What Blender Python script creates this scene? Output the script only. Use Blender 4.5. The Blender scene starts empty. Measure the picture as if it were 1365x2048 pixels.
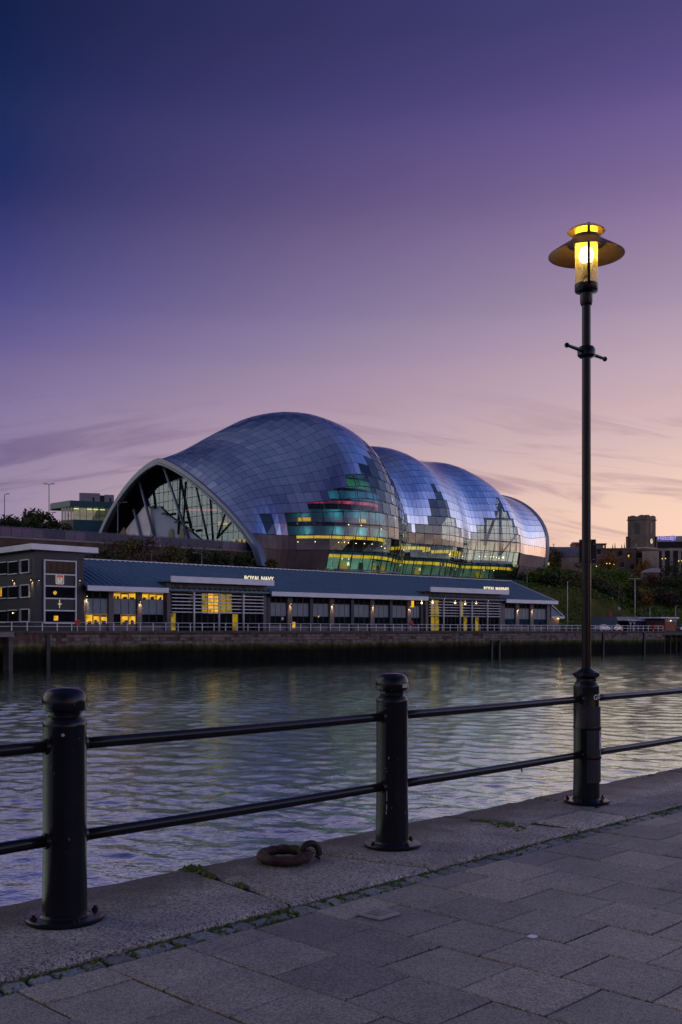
import bpy, bmesh, math, random
import numpy as np
from mathutils import Vector, Matrix
R = math.radians
random.seed(7)
SC = bpy.context.scene
COL = SC.collection

# ------------------------------------------------------------------ camera
cam_d = bpy.data.cameras.new('camera')
cam = bpy.data.objects.new('camera', cam_d)
COL.objects.link(cam)
cam_d.sensor_fit = 'VERTICAL'
cam_d.sensor_height = 36.0
cam_d.sensor_width = 24.0
cam_d.lens = 36.0 * 2080 / 2048
cam_d.shift_y = 238 / 2048
cam_d.clip_start = 0.1
cam_d.clip_end = 6000
cam.location = (0, 0, 1.5)
cam.rotation_euler = (R(90), 0, 0)
SC.camera = cam

# ------------------------------------------------------------------ world: dusk sky, glow low on the right
def lin(c, k=1.0):
    return tuple((((v / 255) / 12.92) if v <= 10.3 else (((v / 255) + .055) / 1.055) ** 2.4) * k for v in c) + (1,)

world = bpy.data.worlds.new('World')
SC.world = world
world.use_nodes = True
nt = world.node_tree
nt.nodes.clear()
def wn(t, **kw):
    n = nt.nodes.new(t)
    for k, v in kw.items():
        setattr(n, k, v)
    return n
def wmath(op, a, b=None, clamp=False):
    n = wn('ShaderNodeMath', operation=op, use_clamp=clamp)
    for i, v in enumerate((a, b)):
        if v is None:
            continue
        if isinstance(v, (int, float)):
            n.inputs[i].default_value = v
        else:
            nt.links.new(v, n.inputs[i])
    return n.outputs[0]
tc = wn('ShaderNodeTexCoord')
sep = wn('ShaderNodeSeparateXYZ')
nt.links.new(tc.outputs['Generated'], sep.inputs[0])
dx, dy, dz = sep.outputs
el = wmath('DIVIDE', wmath('ARCSINE', dz), math.pi / 2)            # -1..1, 1 = zenith
hor = wmath('MAXIMUM', wmath('SQRT', wmath('ADD', wmath('MULTIPLY', dx, dx), wmath('MULTIPLY', dy, dy))), 1e-4)
GA = R(80)
glow = wmath('DIVIDE', wmath('ADD', wmath('MULTIPLY', dx, math.sin(GA)), wmath('MULTIPLY', dy, math.cos(GA))), hor)
def ramp(stops, k=1.0):
    n = wn('ShaderNodeValToRGB')
    cr = n.color_ramp
    cr.interpolation = 'CARDINAL'
    while len(cr.elements) < len(stops):
        cr.elements.new(0.5)
    for e, (deg, c) in zip(cr.elements, stops):
        e.position = deg / 90
        e.color = lin(c)
    nt.links.new(el, n.inputs[0])
    if k == 1.0:
        return n.outputs[0]
    sc = wn('ShaderNodeVectorMath', operation='SCALE')
    nt.links.new(n.outputs[0], sc.inputs[0])
    sc.inputs['Scale'].default_value = k
    return sc.outputs[0]
RA = ramp([(0, (150, 132, 165)), (6.8, (155, 138, 166)), (9.4, (144, 127, 161)), (11.9, (132, 117, 158)), (14.4, (108, 98, 148)), (16.8, (83, 79, 138)),
           (21.4, (46, 52, 107)), (26, (30, 42, 90)), (30, (21, 33, 74)), (45, (26, 38, 82)), (90, (70, 78, 118))])
RB = ramp([(0, (255, 205, 168)), (4.5, (255, 212, 184)), (7, (246, 208, 189)), (9.4, (225, 194, 188)), (11.9, (208, 178, 183)), (14.4, (190, 165, 180)),
           (16.8, (168, 147, 171)), (21.4, (137, 115, 156)), (26, (102, 87, 142)), (30, (74, 68, 121)), (42, (58, 62, 118)), (90, (70, 78, 118))])
RC = ramp([(0, (255, 185, 135)), (2.5, (255, 200, 165)), (5, (238, 210, 198)), (9, (218, 204, 210)), (13, (200, 198, 217)), (20, (160, 166, 202)),
           (30, (112, 124, 174)), (45, (58, 75, 130)), (65, (50, 64, 108)), (90, (48, 54, 84))], 2.2)
RD = ramp([(0, (120, 117, 138)), (8, (160, 149, 164)), (16, (150, 143, 165)), (28, (104, 107, 142)), (50, (64, 71, 104)), (90, (53, 59, 90))], 1.9)
def wmix(a, b, f):
    n = wn('ShaderNodeMix', data_type='RGBA')
    nt.links.new(f, n.inputs[0])
    nt.links.new(a, n.inputs[6])
    nt.links.new(b, n.inputs[7])
    return n.outputs[2]
def span(a, b):
    n = wn('ShaderNodeMapRange', interpolation_type='LINEAR')
    nt.links.new(glow, n.inputs[0])
    n.inputs[1].default_value = a
    n.inputs[2].default_value = b
    return n.outputs[0]
skyc = wmix(RD, RA, span(-1, -.14))
skyc = wmix(skyc, RB, span(-.14, .47))
skyc = wmix(skyc, RC, span(.47, .95))
# streaky thin cloud low in the sky
comb = wn('ShaderNodeCombineXYZ')
nt.links.new(wmath('MULTIPLY', wmath('ARCTAN2', dx, dy), 4.4), comb.inputs[0])
azs = wmath('ADD', wmath('ARCTAN2', dx, dy), .06)
nt.links.new(wmath('ADD', wmath('MULTIPLY', el, 62), wmath('MULTIPLY', wmath('SQRT', wmath('ADD', wmath('MULTIPLY', azs, azs), .004)), 7.5)), comb.inputs[1])
nz = wn('ShaderNodeTexNoise')
nz.inputs['Scale'].default_value = 1.15
nz.inputs['Detail'].default_value = 7
nz.inputs['Roughness'].default_value = .58
nz.inputs['Distortion'].default_value = .7
nt.links.new(comb.outputs[0], nz.inputs['Vector'])
cm = wn('ShaderNodeMapRange', interpolation_type='SMOOTHSTEP')
nt.links.new(nz.outputs[0], cm.inputs[0])
cm.inputs[1].default_value = .465
cm.inputs[2].default_value = .66
band = wn('ShaderNodeMapRange', interpolation_type='SMOOTHSTEP')
nt.links.new(el, band.inputs[0])
band.inputs[1].default_value = 13.5 / 90
band.inputs[2].default_value = 8.0 / 90
cf = wmath('MULTIPLY', wmath('MULTIPLY', cm.outputs[0], band.outputs[0]), .8)
cc = wn('ShaderNodeMix', data_type='RGBA', blend_type='MULTIPLY')
nt.links.new(cf, cc.inputs[0])
nt.links.new(skyc, cc.inputs[6])
cc.inputs[7].default_value = (.54, .49, .65, 1)
bg = wn('ShaderNodeBackground')
bg.inputs[1].default_value = 1.0
nt.links.new(cc.outputs[2], bg.inputs[0])
wo = wn('ShaderNodeOutputWorld')
nt.links.new(bg.outputs[0], wo.inputs[0])

# weak warm fill lamp added low on the left to lighten and warm the ground
fill_sun_d = bpy.data.lights.new('sun', 'SUN')
fill_sun_d.energy = .46
fill_sun_d.angle = R(50)
fill_sun_d.color = (1, .94, .62)
sun = bpy.data.objects.new('sun', fill_sun_d)
COL.objects.link(sun)
sun.rotation_euler = (R(65), 0, R(76 + 180))
SC.view_settings.view_transform = 'Standard'
SC.view_settings.look = 'None'
SC.view_settings.exposure = 0
SC.view_settings.gamma = 1
SC.view_settings.use_curve_mapping = False
cy = SC.cycles
cy.use_denoising = True
cy.max_bounces = 7
cy.diffuse_bounces = 2
cy.glossy_bounces = 4
cy.transmission_bounces = 6
cy.transparent_max_bounces = 20
cy.caustics_reflective = False
cy.caustics_refractive = False
cy.sample_clamp_indirect = 4

# ------------------------------------------------------------------ helpers
def V(*a):
    return Vector(a)
def W(s, d, z):                      # far bank: s along the quay, d inland, z up
    return Vector((-42.7 + .737 * s - .676 * d, 130 + .676 * s + .737 * d, z))
def NQ(e, m, z):                     # near quay: e along the coping, m inland (towards the viewer)
    return Vector((-1.434 + .6957 * e + .7183 * m, 5.40 + .7183 * e - .6957 * m, z))
def s_at(px, d):
    k = (px - 682.5) / 2080
    x0, y0 = -42.7 - .676 * d, 130 + .737 * d
    return (k * y0 - x0) / (.737 - .676 * k)
def d_at(px, s):
    k = (px - 682.5) / 2080
    return (-42.7 + .737 * s - k * (130 + .676 * s)) / (.676 + .737 * k)
def z_at(y, Y):
    return 1.5 + (1262 - y) / 2080 * Y
def Yof(s, d):
    return 130 + .676 * s + .737 * d
def on_s(px, y, s):                  # photo point on the far-bank plane of constant s
    d = d_at(px, s)
    return W(s, d, z_at(y, Yof(s, d)))
def on_d(px, y, d):
    s = s_at(px, d)
    return W(s, d, z_at(y, Yof(s, d)))
def at(px, y, Y):
    return Vector(((px - 682.5) / 2080 * Y, Y, z_at(y, Y)))

ORG = {}
class MB:
    def __init__(self):
        self.v, self.f = [], []
    def poly(self, pts):
        n = len(self.v)
        self.v += [Vector(p) for p in pts]
        self.f.append(tuple(range(n, n + len(pts))))
    def hexa(self, p):               # p: 4 bottom + 4 top, both counter-clockwise
        n = len(self.v)
        self.v += [Vector(q) for q in p]
        for f in ((3, 2, 1, 0), (4, 5, 6, 7), (0, 1, 5, 4), (1, 2, 6, 5), (2, 3, 7, 6), (3, 0, 4, 7)):
            self.f.append(tuple(n + i for i in f))
    def box(self, fr, a0, a1, b0, b1, z0, z1):
        self.hexa([fr(a0, b0, z0), fr(a1, b0, z0), fr(a1, b1, z0), fr(a0, b1, z0),
                   fr(a0, b0, z1), fr(a1, b0, z1), fr(a1, b1, z1), fr(a0, b1, z1)])
    def prism(self, pts, off):       # polygon swept by a vector
        pts = [Vector(p) for p in pts]
        off = Vector(off)
        n, k = len(self.v), len(pts)
        self.v += pts + [p + off for p in pts]
        self.f.append(tuple(range(n + k - 1, n - 1, -1)))
        self.f.append(tuple(range(n + k, n + 2 * k)))
        for i in range(k):
            j = (i + 1) % k
            self.f.append((n + i, n + j, n + k + j, n + k + i))
    def tube(self, p, q, r, n=8, r2=None):
        p, q = Vector(p), Vector(q)
        r2 = r if r2 is None else r2
        ax = (q - p)
        if ax.length < 1e-6:
            return
        ax.normalize()
        t = Vector((0, 0, 1)) if abs(ax.z) < .9 else Vector((1, 0, 0))
        a = ax.cross(t).normalized()
        b = ax.cross(a)
        k = len(self.v)
        for c, rr in ((p, r), (q, r2)):
            for i in range(n):
                g = 2 * math.pi * i / n
                self.v.append(c + a * (rr * math.cos(g)) + b * (rr * math.sin(g)))
        for i in range(n):
            j = (i + 1) % n
            self.f.append((k + i, k + j, k + n + j, k + n + i))
        self.f.append(tuple(k + i for i in range(n - 1, -1, -1)))
        self.f.append(tuple(k + n + i for i in range(n)))
    def path(self, pts, r, n=8, closed=False):
        pts = [Vector(p) for p in pts]
        k0 = len(self.v)
        m = len(pts)
        for i, p in enumerate(pts):
            a = pts[(i - 1) % m] if (closed or i > 0) else p
            b = pts[(i + 1) % m] if (closed or i < m - 1) else p
            ax = (b - a).normalized()
            t = Vector((0, 0, 1)) if abs(ax.z) < .95 else Vector((1, 0, 0))
            u = ax.cross(t).normalized()
            w = ax.cross(u)
            rr = r[i] if isinstance(r, (list, tuple)) else r
            for j in range(n):
                g = 2 * math.pi * j / n
                self.v.append(p + u * (rr * math.cos(g)) + w * (rr * math.sin(g)))
        for i in range(m if closed else m - 1):
            i2 = (i + 1) % m
            for j in range(n):
                j2 = (j + 1) % n
                self.f.append((k0 + i * n + j, k0 + i * n + j2, k0 + i2 * n + j2, k0 + i2 * n + j))
        if not closed:
            self.f.append(tuple(k0 + j for j in range(n - 1, -1, -1)))
            self.f.append(tuple(k0 + (m - 1) * n + j for j in range(n)))
    def lathe(self, c, prof, n=32, a0=0, a1=2 * math.pi):
        c = Vector(c)
        k0 = len(self.v)
        full = abs(a1 - a0 - 2 * math.pi) < 1e-6
        nn = n if full else n + 1
        for r, z in prof:
            for i in range(nn):
                g = a0 + (a1 - a0) * i / n
                self.v.append(c + Vector((r * math.cos(g), r * math.sin(g), z)))
        for i in range(len(prof) - 1):
            for j in range(n):
                j2 = (j + 1) % nn
                self.f.append((k0 + i * nn + j, k0 + i * nn + j2, k0 + (i + 1) * nn + j2, k0 + (i + 1) * nn + j))
    def sheet(self, grid):           # rows of points
        k0 = len(self.v)
        m, n = len(grid), len(grid[0])
        for r in grid:
            self.v += [Vector(p) for p in r]
        for i in range(m - 1):
            for j in range(n - 1):
                self.f.append((k0 + i * n + j, k0 + i * n + j + 1, k0 + (i + 1) * n + j + 1, k0 + (i + 1) * n + j))
    def build(self, name, mat, parent=None, smooth=False, kind=None, origin=None, label=None):
        if parent is not None:
            o = ORG[parent]
        elif origin is not None:
            o = Vector(origin)
        else:
            xs = [p.x for p in self.v]; ys = [p.y for p in self.v]; zs = [p.z for p in self.v]
            o = Vector(((min(xs) + max(xs)) / 2, (min(ys) + max(ys)) / 2, min(zs)))
        me = bpy.data.meshes.new(name)
        me.from_pydata([tuple(p - o) for p in self.v], [], self.f)
        me.materials.append(mat)
        if smooth:
            me.polygons.foreach_set('use_smooth', [True] * len(me.polygons))
            if smooth is not True:
                me.set_sharp_from_angle(angle=R(smooth))
        ob = bpy.data.objects.new(name, me)
        COL.objects.link(ob)
        if parent is not None:
            ob.parent = parent
        else:
            ob.location = o
        ORG[ob] = o
        if kind:
            ob['kind'] = kind
        if label:
            ob['label'] = label
        return ob

def thing(name, loc, label, cat, group=None):
    o = bpy.data.objects.new(name, None)
    COL.objects.link(o)
    o.location = loc
    o.empty_display_size = .3
    ORG[o] = Vector(loc)
    return tag(o, label, cat, group)
def tag(o, label, cat, group=None):
    o['label'] = label
    o['category'] = cat
    if group:
        o['group'] = group
    return o
def structure(o):
    o['kind'] = 'structure'
    return o
def put_copy(src, parent, delta):
    c = src.copy()
    COL.objects.link(c)
    c.parent = parent
    c.location = src.location + Vector(delta)
    ORG[c] = ORG[src]
    return c
def add_light(name, kind, loc, energy, color, parent, size=.1, spot=None, look=None):
    l = bpy.data.lights.new(name, kind)
    l.energy = energy
    l.color = color
    if kind in ('POINT', 'SPOT'):
        l.shadow_soft_size = size
    if kind == 'AREA':
        l.size = size
    if spot:
        l.spot_size = R(spot)
        l.spot_blend = .6
    o = bpy.data.objects.new(name, l)
    COL.objects.link(o)
    o.parent = parent
    o.location = Vector(loc) - ORG[parent]
    ORG[o] = ORG[parent]
    if look is not None:
        o.rotation_euler = (Vector(look)).to_track_quat('-Z', 'Y').to_euler()
    return o
def text_part(name, txt, size, fr_o, fr_x, fr_y, depth, mat, parent, align='LEFT', label=None, squeeze=1.0):
    cu = bpy.data.curves.new(name, 'FONT')
    cu.body = txt
    cu.size = size
    cu.align_x = align
    cu.extrude = depth / 2
    cu.offset = size * .012
    to = bpy.data.objects.new(name, cu)
    COL.objects.link(to)
    dg = bpy.context.evaluated_depsgraph_get()
    me = bpy.data.meshes.new_from_object(to.evaluated_get(dg))
    bpy.data.objects.remove(to)
    bpy.data.curves.remove(cu)
    x, y = Vector(fr_x).normalized(), Vector(fr_y).normalized()
    z = x.cross(y)
    o = ORG[parent]
    for v in me.vertices:
        c = v.co.copy()
        v.co = Vector(fr_o) + x * (c.x * squeeze) + y * c.y + z * c.z - o
    me.materials.clear()
    me.materials.append(mat)
    me.name = name
    ob = bpy.data.objects.new(name, me)
    COL.objects.link(ob)
    ob.parent = parent
    ORG[ob] = o
    if label:
        ob['label'] = label
    return ob

# ------------------------------------------------------------------ materials
def new_mat(name):
    m = bpy.data.materials.new(name)
    m.use_nodes = True
    n = m.node_tree.nodes
    return m, m.node_tree, n['Principled BSDF']
def node(t, ty, **kw):
    n = t.nodes.new(ty)
    for k, v in kw.items():
        setattr(n, k, v)
    return n
def noise(t, scale, detail=4, rough=.55, coord='Object', stretch=None, dist=0):
    tcn = node(t, 'ShaderNodeTexCoord')
    nn = node(t, 'ShaderNodeTexNoise')
    nn.inputs['Scale'].default_value = scale
    nn.inputs['Detail'].default_value = detail
    nn.inputs['Roughness'].default_value = rough
    nn.inputs['Distortion'].default_value = dist
    src = tcn.outputs[coord] if coord != 'World' else node(t, 'ShaderNodeNewGeometry').outputs['Position']
    if stretch:
        mp = node(t, 'ShaderNodeMapping')
        mp.inputs['Scale'].default_value = stretch
        t.links.new(src, mp.inputs[0])
        src = mp.outputs[0]
    t.links.new(src, nn.inputs['Vector'])
    return nn.outputs[0]
def cramp(t, fac, stops):
    r = node(t, 'ShaderNodeValToRGB')
    while len(r.color_ramp.elements) < len(stops):
        r.color_ramp.elements.new(.5)
    for e, (p, c) in zip(r.color_ramp.elements, stops):
        e.position = p
        e.color = tuple(c) + (1,) if len(c) == 3 else c
    t.links.new(fac, r.inputs[0])
    return r.outputs[0]
def mixc(t, fac, a, b, mode='MIX'):
    n = node(t, 'ShaderNodeMix', data_type='RGBA', blend_type=mode)
    for i, v in ((0, fac), (6, a), (7, b)):
        if isinstance(v, (int, float)):
            n.inputs[i].default_value = v
        elif isinstance(v, tuple):
            n.inputs[i].default_value = v if len(v) == 4 else v + (1,)
        else:
            t.links.new(v, n.inputs[i])
    return n.outputs[2]
def fmath(t, op, a, b=None, clamp=False):
    n = node(t, 'ShaderNodeMath', operation=op, use_clamp=clamp)
    for i, v in enumerate((a, b)):
        if v is None:
            continue
        if isinstance(v, (int, float)):
            n.inputs[i].default_value = v
        else:
            t.links.new(v, n.inputs[i])
    return n.outputs[0]
def bump(t, h, strength, dist, nrm=None):
    b = node(t, 'ShaderNodeBump')
    b.inputs['Strength'].default_value = strength
    b.inputs['Distance'].default_value = dist
    t.links.new(h, b.inputs['Height'])
    if nrm is not None:
        t.links.new(nrm, b.inputs['Normal'])
    return b.outputs[0]
def simple(name, base, rough=.6, metal=0, var=.25, scale=3, bstr=0, bdist=.01, bscale=None, coord='Object', spec=None):
    m, t, p = new_mat(name)
    b = tuple(base)
    f = noise(t, scale, 5, .6, coord)
    lo = tuple(c * (1 - var) for c in b)
    hi = tuple(min(1, c * (1 + var)) for c in b)
    t.links.new(cramp(t, f, [(.3, lo), (.7, hi)]), p.inputs['Base Color'])
    p.inputs['Roughness'].default_value = rough
    p.inputs['Metallic'].default_value = metal
    if spec is not None:
        p.inputs['Specular IOR Level'].default_value = spec
    if bstr:
        t.links.new(bump(t, noise(t, bscale or scale * 4, 5, .6, coord), bstr, bdist), p.inputs['Normal'])
    return m
def emit(name, c, k):
    m, t, p = new_mat(name)
    p.inputs['Base Color'].default_value = (.02, .02, .02, 1)
    p.inputs['Emission Color'].default_value = tuple(c) + (1,)
    p.inputs['Emission Strength'].default_value = k
    return m
def rand_island(t):
    g = node(t, 'ShaderNodeNewGeometry')
    o = node(t, 'ShaderNodeObjectInfo')
    return fmath(t, 'FRACT', fmath(t, 'ADD', g.outputs['Random Per Island'], o.outputs['Random']))
def glassy(name, tint, refl, ior=1.6, rough=.02, base=.06, tcol=None):
    m = bpy.data.materials.new(name)
    m.use_nodes = True
    t = m.node_tree
    t.nodes.clear()
    tr = node(t, 'ShaderNodeBsdfTransparent')
    tr.inputs[0].default_value = tuple(tint) + (1,)
    gl = node(t, 'ShaderNodeBsdfGlossy')
    gl.inputs[0].default_value = tuple(refl) + (1,)
    gl.inputs['Roughness'].default_value = rough
    fr = node(t, 'ShaderNodeFresnel')
    bf = node(t, 'ShaderNodeNewGeometry').outputs['Backfacing']     # same mirror strength from either side
    t.links.new(fmath(t, 'ADD', fmath(t, 'MULTIPLY', bf, 1 / ior - ior), ior), fr.inputs[0])
    f = fmath(t, 'ADD', fmath(t, 'MULTIPLY', fr.outputs[0], 1 - base), base, True)
    mx = node(t, 'ShaderNodeMixShader')
    t.links.new(f, mx.inputs[0])
    t.links.new(tr.outputs[0], mx.inputs[1])
    t.links.new(gl.outputs[0], mx.inputs[2])
    out = node(t, 'ShaderNodeOutputMaterial')
    t.links.new(mx.outputs[0], out.inputs[0])
    return m

M = {}
# painted iron
def iron_paint(name, base, chip=True):
    m, t, p = new_mat(name)
    n1 = noise(t, 3.0, 6, .65)
    c = cramp(t, n1, [(.3, tuple(v * .8 for v in base)), (.7, tuple(v * 1.25 for v in base))])
    if chip:
        ch = cramp(t, noise(t, 26, 3, .5, dist=.4), [(.715, (0, 0, 0)), (.735, (1, 1, 1))])
        c = mixc(t, ch, c, (.16, .12, .10))
    t.links.new(c, p.inputs['Base Color'])
    t.links.new(cramp(t, noise(t, 9, 5, .6), [(.3, (.17, .17, .17)), (.75, (.30, .30, .30))]), p.inputs['Roughness'])
    p.inputs['Specular IOR Level'].default_value = .25
    t.links.new(bump(t, noise(t, 60, 4, .6), .25, .002), p.inputs['Normal'])
    return m
M['iron'] = iron_paint('black_paint', (.006, .0075, .011))
M['iron_plain'] = iron_paint('black_paint_lamp', (.006, .005, .006), False)
M['rail'] = iron_paint('rail_paint', (.009, .008, .010), False)
M['white_dot'] = simple('old_white_paint', (.45, .45, .43), .7)
M['rust'] = simple('rusty_iron', (.042, .021, .016), .75, .3, .6, 14, .8, .004, 60)
def stone_mat(name, c0, c1, speck, bstr, rust=False, coord='World', dirt=.5):
    m, t, p = new_mat(name)
    big = noise(t, 2.2, 7, .7, coord)
    c = cramp(t, big, [(.3, c0), (.7, c1)])
    sp = noise(t, 120, 2, .7, coord)
    c = mixc(t, .8, c, cramp(t, sp, [(.35, (.35, .35, .37)), (.5, (1, 1, 1)), (.66, speck)]), 'MULTIPLY')
    if rust:
        # grime and lichen on the half that overhangs the water
        g = node(t, 'ShaderNodeNewGeometry')
        dt = node(t, 'ShaderNodeVectorMath', operation='DOT_PRODUCT')
        t.links.new(g.outputs['Position'], dt.inputs[0])
        dt.inputs[1].default_value = (.7183, -.6957, 0)
        mm = fmath(t, 'ADD', dt.outputs['Value'], 1.434 * .7183 + 5.40 * .6957)
        mm = fmath(t, 'ADD', mm, fmath(t, 'MULTIPLY', fmath(t, 'SUBTRACT', noise(t, 2.6, 5, .65, coord), .5), .9))
        grime = cramp(t, fmath(t, 'ADD', mm, .5, True), [(.18, (.36, .34, .30)), (.62, (1, 1, 1))])
        c = mixc(t, 1.0, c, grime, 'MULTIPLY')
    pits = cramp(t, noise(t, 62, 2.5, .6, coord, dist=.8), [(.38, (.16, .15, .15)), (.53, (1, 1, 1))])
    c = mixc(t, dirt, c, pits, 'MULTIPLY')
    if rust:
        c = mixc(t, cramp(t, noise(t, 1.1, 4, .6, coord), [(.58, (0, 0, 0)), (.72, (.55, .55, .55))]), c, (.10, .055, .03))
    oi = node(t, 'ShaderNodeObjectInfo')
    c = mixc(t, 1.0, c, cramp(t, oi.outputs['Random'], [(0, (.66, .66, .69)), (.5, (.92, .90, .90)), (1, (1.16, 1.12, 1.08))]), 'MULTIPLY')
    t.links.new(c, p.inputs['Base Color'])
    p.inputs['Roughness'].default_value = .62
    h = fmath(t, 'ADD', fmath(t, 'MULTIPLY', noise(t, 45, 4, .6, coord), 1), fmath(t, 'MULTIPLY', sp, .4))
    t.links.new(bump(t, h, bstr, .01), p.inputs['Normal'])
    return m
M['granite'] = stone_mat('granite_coping', (.22, .20, .175), (.54, .51, .46), (1.9, 1.85, 1.8), .9, True, 'World', .9)
M['sett'] = stone_mat('sett_stone', (.17, .175, .18), (.29, .30, .31), (1.5, 1.5, 1.55), .6)
M['slab'] = stone_mat('paving_slab', (.25, .23, .20), (.37, .34, .295), (1.7, 1.65, 1.65), .7, False, 'World', .45)
def moss_mat():
    m, t, p = new_mat('moss')
    t.links.new(cramp(t, noise(t, 30, 4, .6, 'World'), [(.3, (.035, .06, .008)), (.7, (.13, .19, .02))]), p.inputs['Base Color'])
    p.inputs['Roughness'].default_value = .95
    t.links.new(bump(t, noise(t, 160, 3, .7, 'World'), 1, .01), p.inputs['Normal'])
    return m
M['moss'] = moss_mat()
M['joint'] = simple('joint_dirt', (.013, .013, .010), .95, 0, .5, 12, .8, .01, 90, 'World')
M['near_wall'] = simple('near_quay_stone', (.12, .11, .10), .8, 0, .5, 1.2, .8, .03, 6, 'World')
M['paper'] = simple('white_paper', (.75, .78, .8), .7, 0, .1)
M['plate'] = simple('worn_steel_plate', (.30, .28, .27), .6, 0, .3, 12, .5, .003, 50)
M['gum'] = simple('gum', (.28, .27, .26), .8)
M['leaf_litter'] = simple('dead_leaf', (.10, .06, .03), .8, 0, .5, 20)
# ------------------------------------------------------------------ far-bank materials
M['quay_brick'] = None
def quay_mat():
    m, t, p = new_mat('old_quay_wall')
    g = node(t, 'ShaderNodeNewGeometry')
    sp = node(t, 'ShaderNodeSeparateXYZ')
    t.links.new(g.outputs['Position'], sp.inputs[0])
    wob = fmath(t, 'MULTIPLY', fmath(t, 'SUBTRACT', noise(t, .25, 5, .65, 'World'), .5), 1.4)
    zz = fmath(t, 'ADD', sp.outputs[2], wob)
    stain = cramp(t, fmath(t, 'MULTIPLY', fmath(t, 'ADD', zz, 4), .18, True),
                  [(.0, (.010, .011, .010)), (.46, (.012, .014, .010)), (.54, (.035, .048, .015)), (.61, (.09, .095, .035)), (.66, (.22, .19, .13)), (.74, (.15, .11, .095)), (.9, (.14, .10, .09))])
    stain = mixc(t, .7, stain, cramp(t, noise(t, 1.1, 5, .7, 'World', (1, 1, .12)), [(.35, (.25, .25, .25)), (.62, (1.25, 1.2, 1.15))]), 'MULTIPLY')
    c = mixc(t, .85, stain, cramp(t, noise(t, 1.3, 6, .7, 'World'), [(.3, (.45, .45, .45)), (.7, (1.5, 1.4, 1.3))]), 'MULTIPLY')
    t.links.new(c, p.inputs['Base Color'])
    p.inputs['Roughness'].default_value = .9
    p.inputs['Specular IOR Level'].default_value = .08
    t.links.new(bump(t, noise(t, 2.5, 5, .7, 'World'), .8, .15), p.inputs['Normal'])
    return m
M['quay_brick'] = quay_mat()
M['quay_block'] = simple('quay_stone_block', (.17, .15, .125), .8, 0, .55, .8, .6, .05, 4, 'World')
M['timber'] = simple('wet_timber', (.035, .03, .026), .7, 0, .5, 1.5, .6, .03, 8)
M['concrete'] = simple('pale_concrete', (.22, .215, .21), .8, 0, .3, .8)
M['tarmac'] = simple('tarmac', (.05, .05, .052), .9, 0, .3, .5, .3, .01, 30, 'World', 0)
M['white_steel'] = simple('white_painted_steel', (.74, .78, .82), .45, 0, .12, 1)
M['clad_dark'] = simple('dark_grey_cladding', (.020, .022, .033), .55, 0, .2, .6)
M['clad_grey'] = simple('grey_cladding', (.12, .105, .115), .6, 0, .18, .7)
M['spandrel'] = simple('blue_grey_panel', (.16, .21, .26), .4, 0, .12, .9)
M['fascia'] = simple('pale_fascia', (.58, .63, .72), .42, .2, .1, .4)
def roof_mat():
    m, t, p = new_mat('blue_metal_roof')
    c = cramp(t, noise(t, .35, 4, .6, 'World'), [(.3, (.065, .125, .195)), (.7, (.09, .165, .25))])
    t.links.new(c, p.inputs['Base Color'])
    p.inputs['Roughness'].default_value = .42
    p.inputs['Metallic'].default_value = .1
    return m
M['roof'] = roof_mat()
def pane(name, c, rough=.06):
    m, t, p = new_mat(name)
    t.links.new(cramp(t, noise(t, .9, 3, .5), [(.3, tuple(v * .5 for v in c)), (.7, tuple(v * 1.5 for v in c))]), p.inputs['Base Color'])
    p.inputs['Roughness'].default_value = rough
    p.inputs['Specular IOR Level'].default_value = .18
    return m
M['pane'] = pane('dark_window_glass', (.010, .012, .018))
M['pane_blue'] = pane('blue_window_glass', (.012, .05, .085))
def lit_pane(name, c, k, sc=1.1):
    m, t, p = new_mat(name)
    p.inputs['Base Color'].default_value = (.05, .04, .02, 1)
    p.inputs['Roughness'].default_value = .1
    f = cramp(t, noise(t, sc, 3, .55, 'World', (1, 1, 1.3)), [(.34, tuple(v * .35 for v in c)), (.47, c), (.62, tuple(min(1, v * 1.25) for v in c))])
    t.links.new(f, p.inputs['Emission Color'])
    p.inputs['Emission Strength'].default_value = k
    return m
M['lit'] = lit_pane('lit_window', (.80, .42, .030), .95)
M['lit_dim'] = lit_pane('dim_lit_window', (.45, .30, .02), .5, .8)
M['bulb'] = emit('warm_bulb', (1, .66, .28), 7)
M['bulb_hot'] = emit('sodium_bulb', (1, .48, .10), 16)
M['letters'] = emit('illuminated_letters', (1, .88, .60), .95)
M['red'] = simple('red_plastic', (.62, .028, .022), .5, 0, .1)
M['lamp_body'] = simple('black_lamp_body', (.012, .012, .014), .5)

# ------------------------------------------------------------------ water
def water_mat():
    m, t, p = new_mat('river_water')
    h = noise(t, 5.5, 2, .5, 'World', (1, 1.2, 1), .4)
    nrm = bump(t, h, 1.0, WAVE)
    t.nodes.remove(p)
    df = node(t, 'ShaderNodeBsdfDiffuse')
    df.inputs[0].default_value = (.12, .13, .13, 1)
    gl = node(t, 'ShaderNodeBsdfGlossy')
    gl.inputs[0].default_value = (.82, 1, .91, 1)
    gl.inputs['Roughness'].default_value = .05
    fr = node(t, 'ShaderNodeFresnel')
    fr.inputs[0].default_value = 1.5
    mx = node(t, 'ShaderNodeMixShader')
    for q in (gl, fr):
        t.links.new(nrm, q.inputs['Normal'])
    t.links.new(fmath(t, 'ADD', fmath(t, 'MULTIPLY', fr.outputs[0], .16), .84, True), mx.inputs[0])
    t.links.new(df.outputs[0], mx.inputs[1])
    t.links.new(gl.outputs[0], mx.inputs[2])
    t.links.new(mx.outputs[0], t.nodes['Material Output'].inputs[0])
    return m
WAVE = .012
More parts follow.
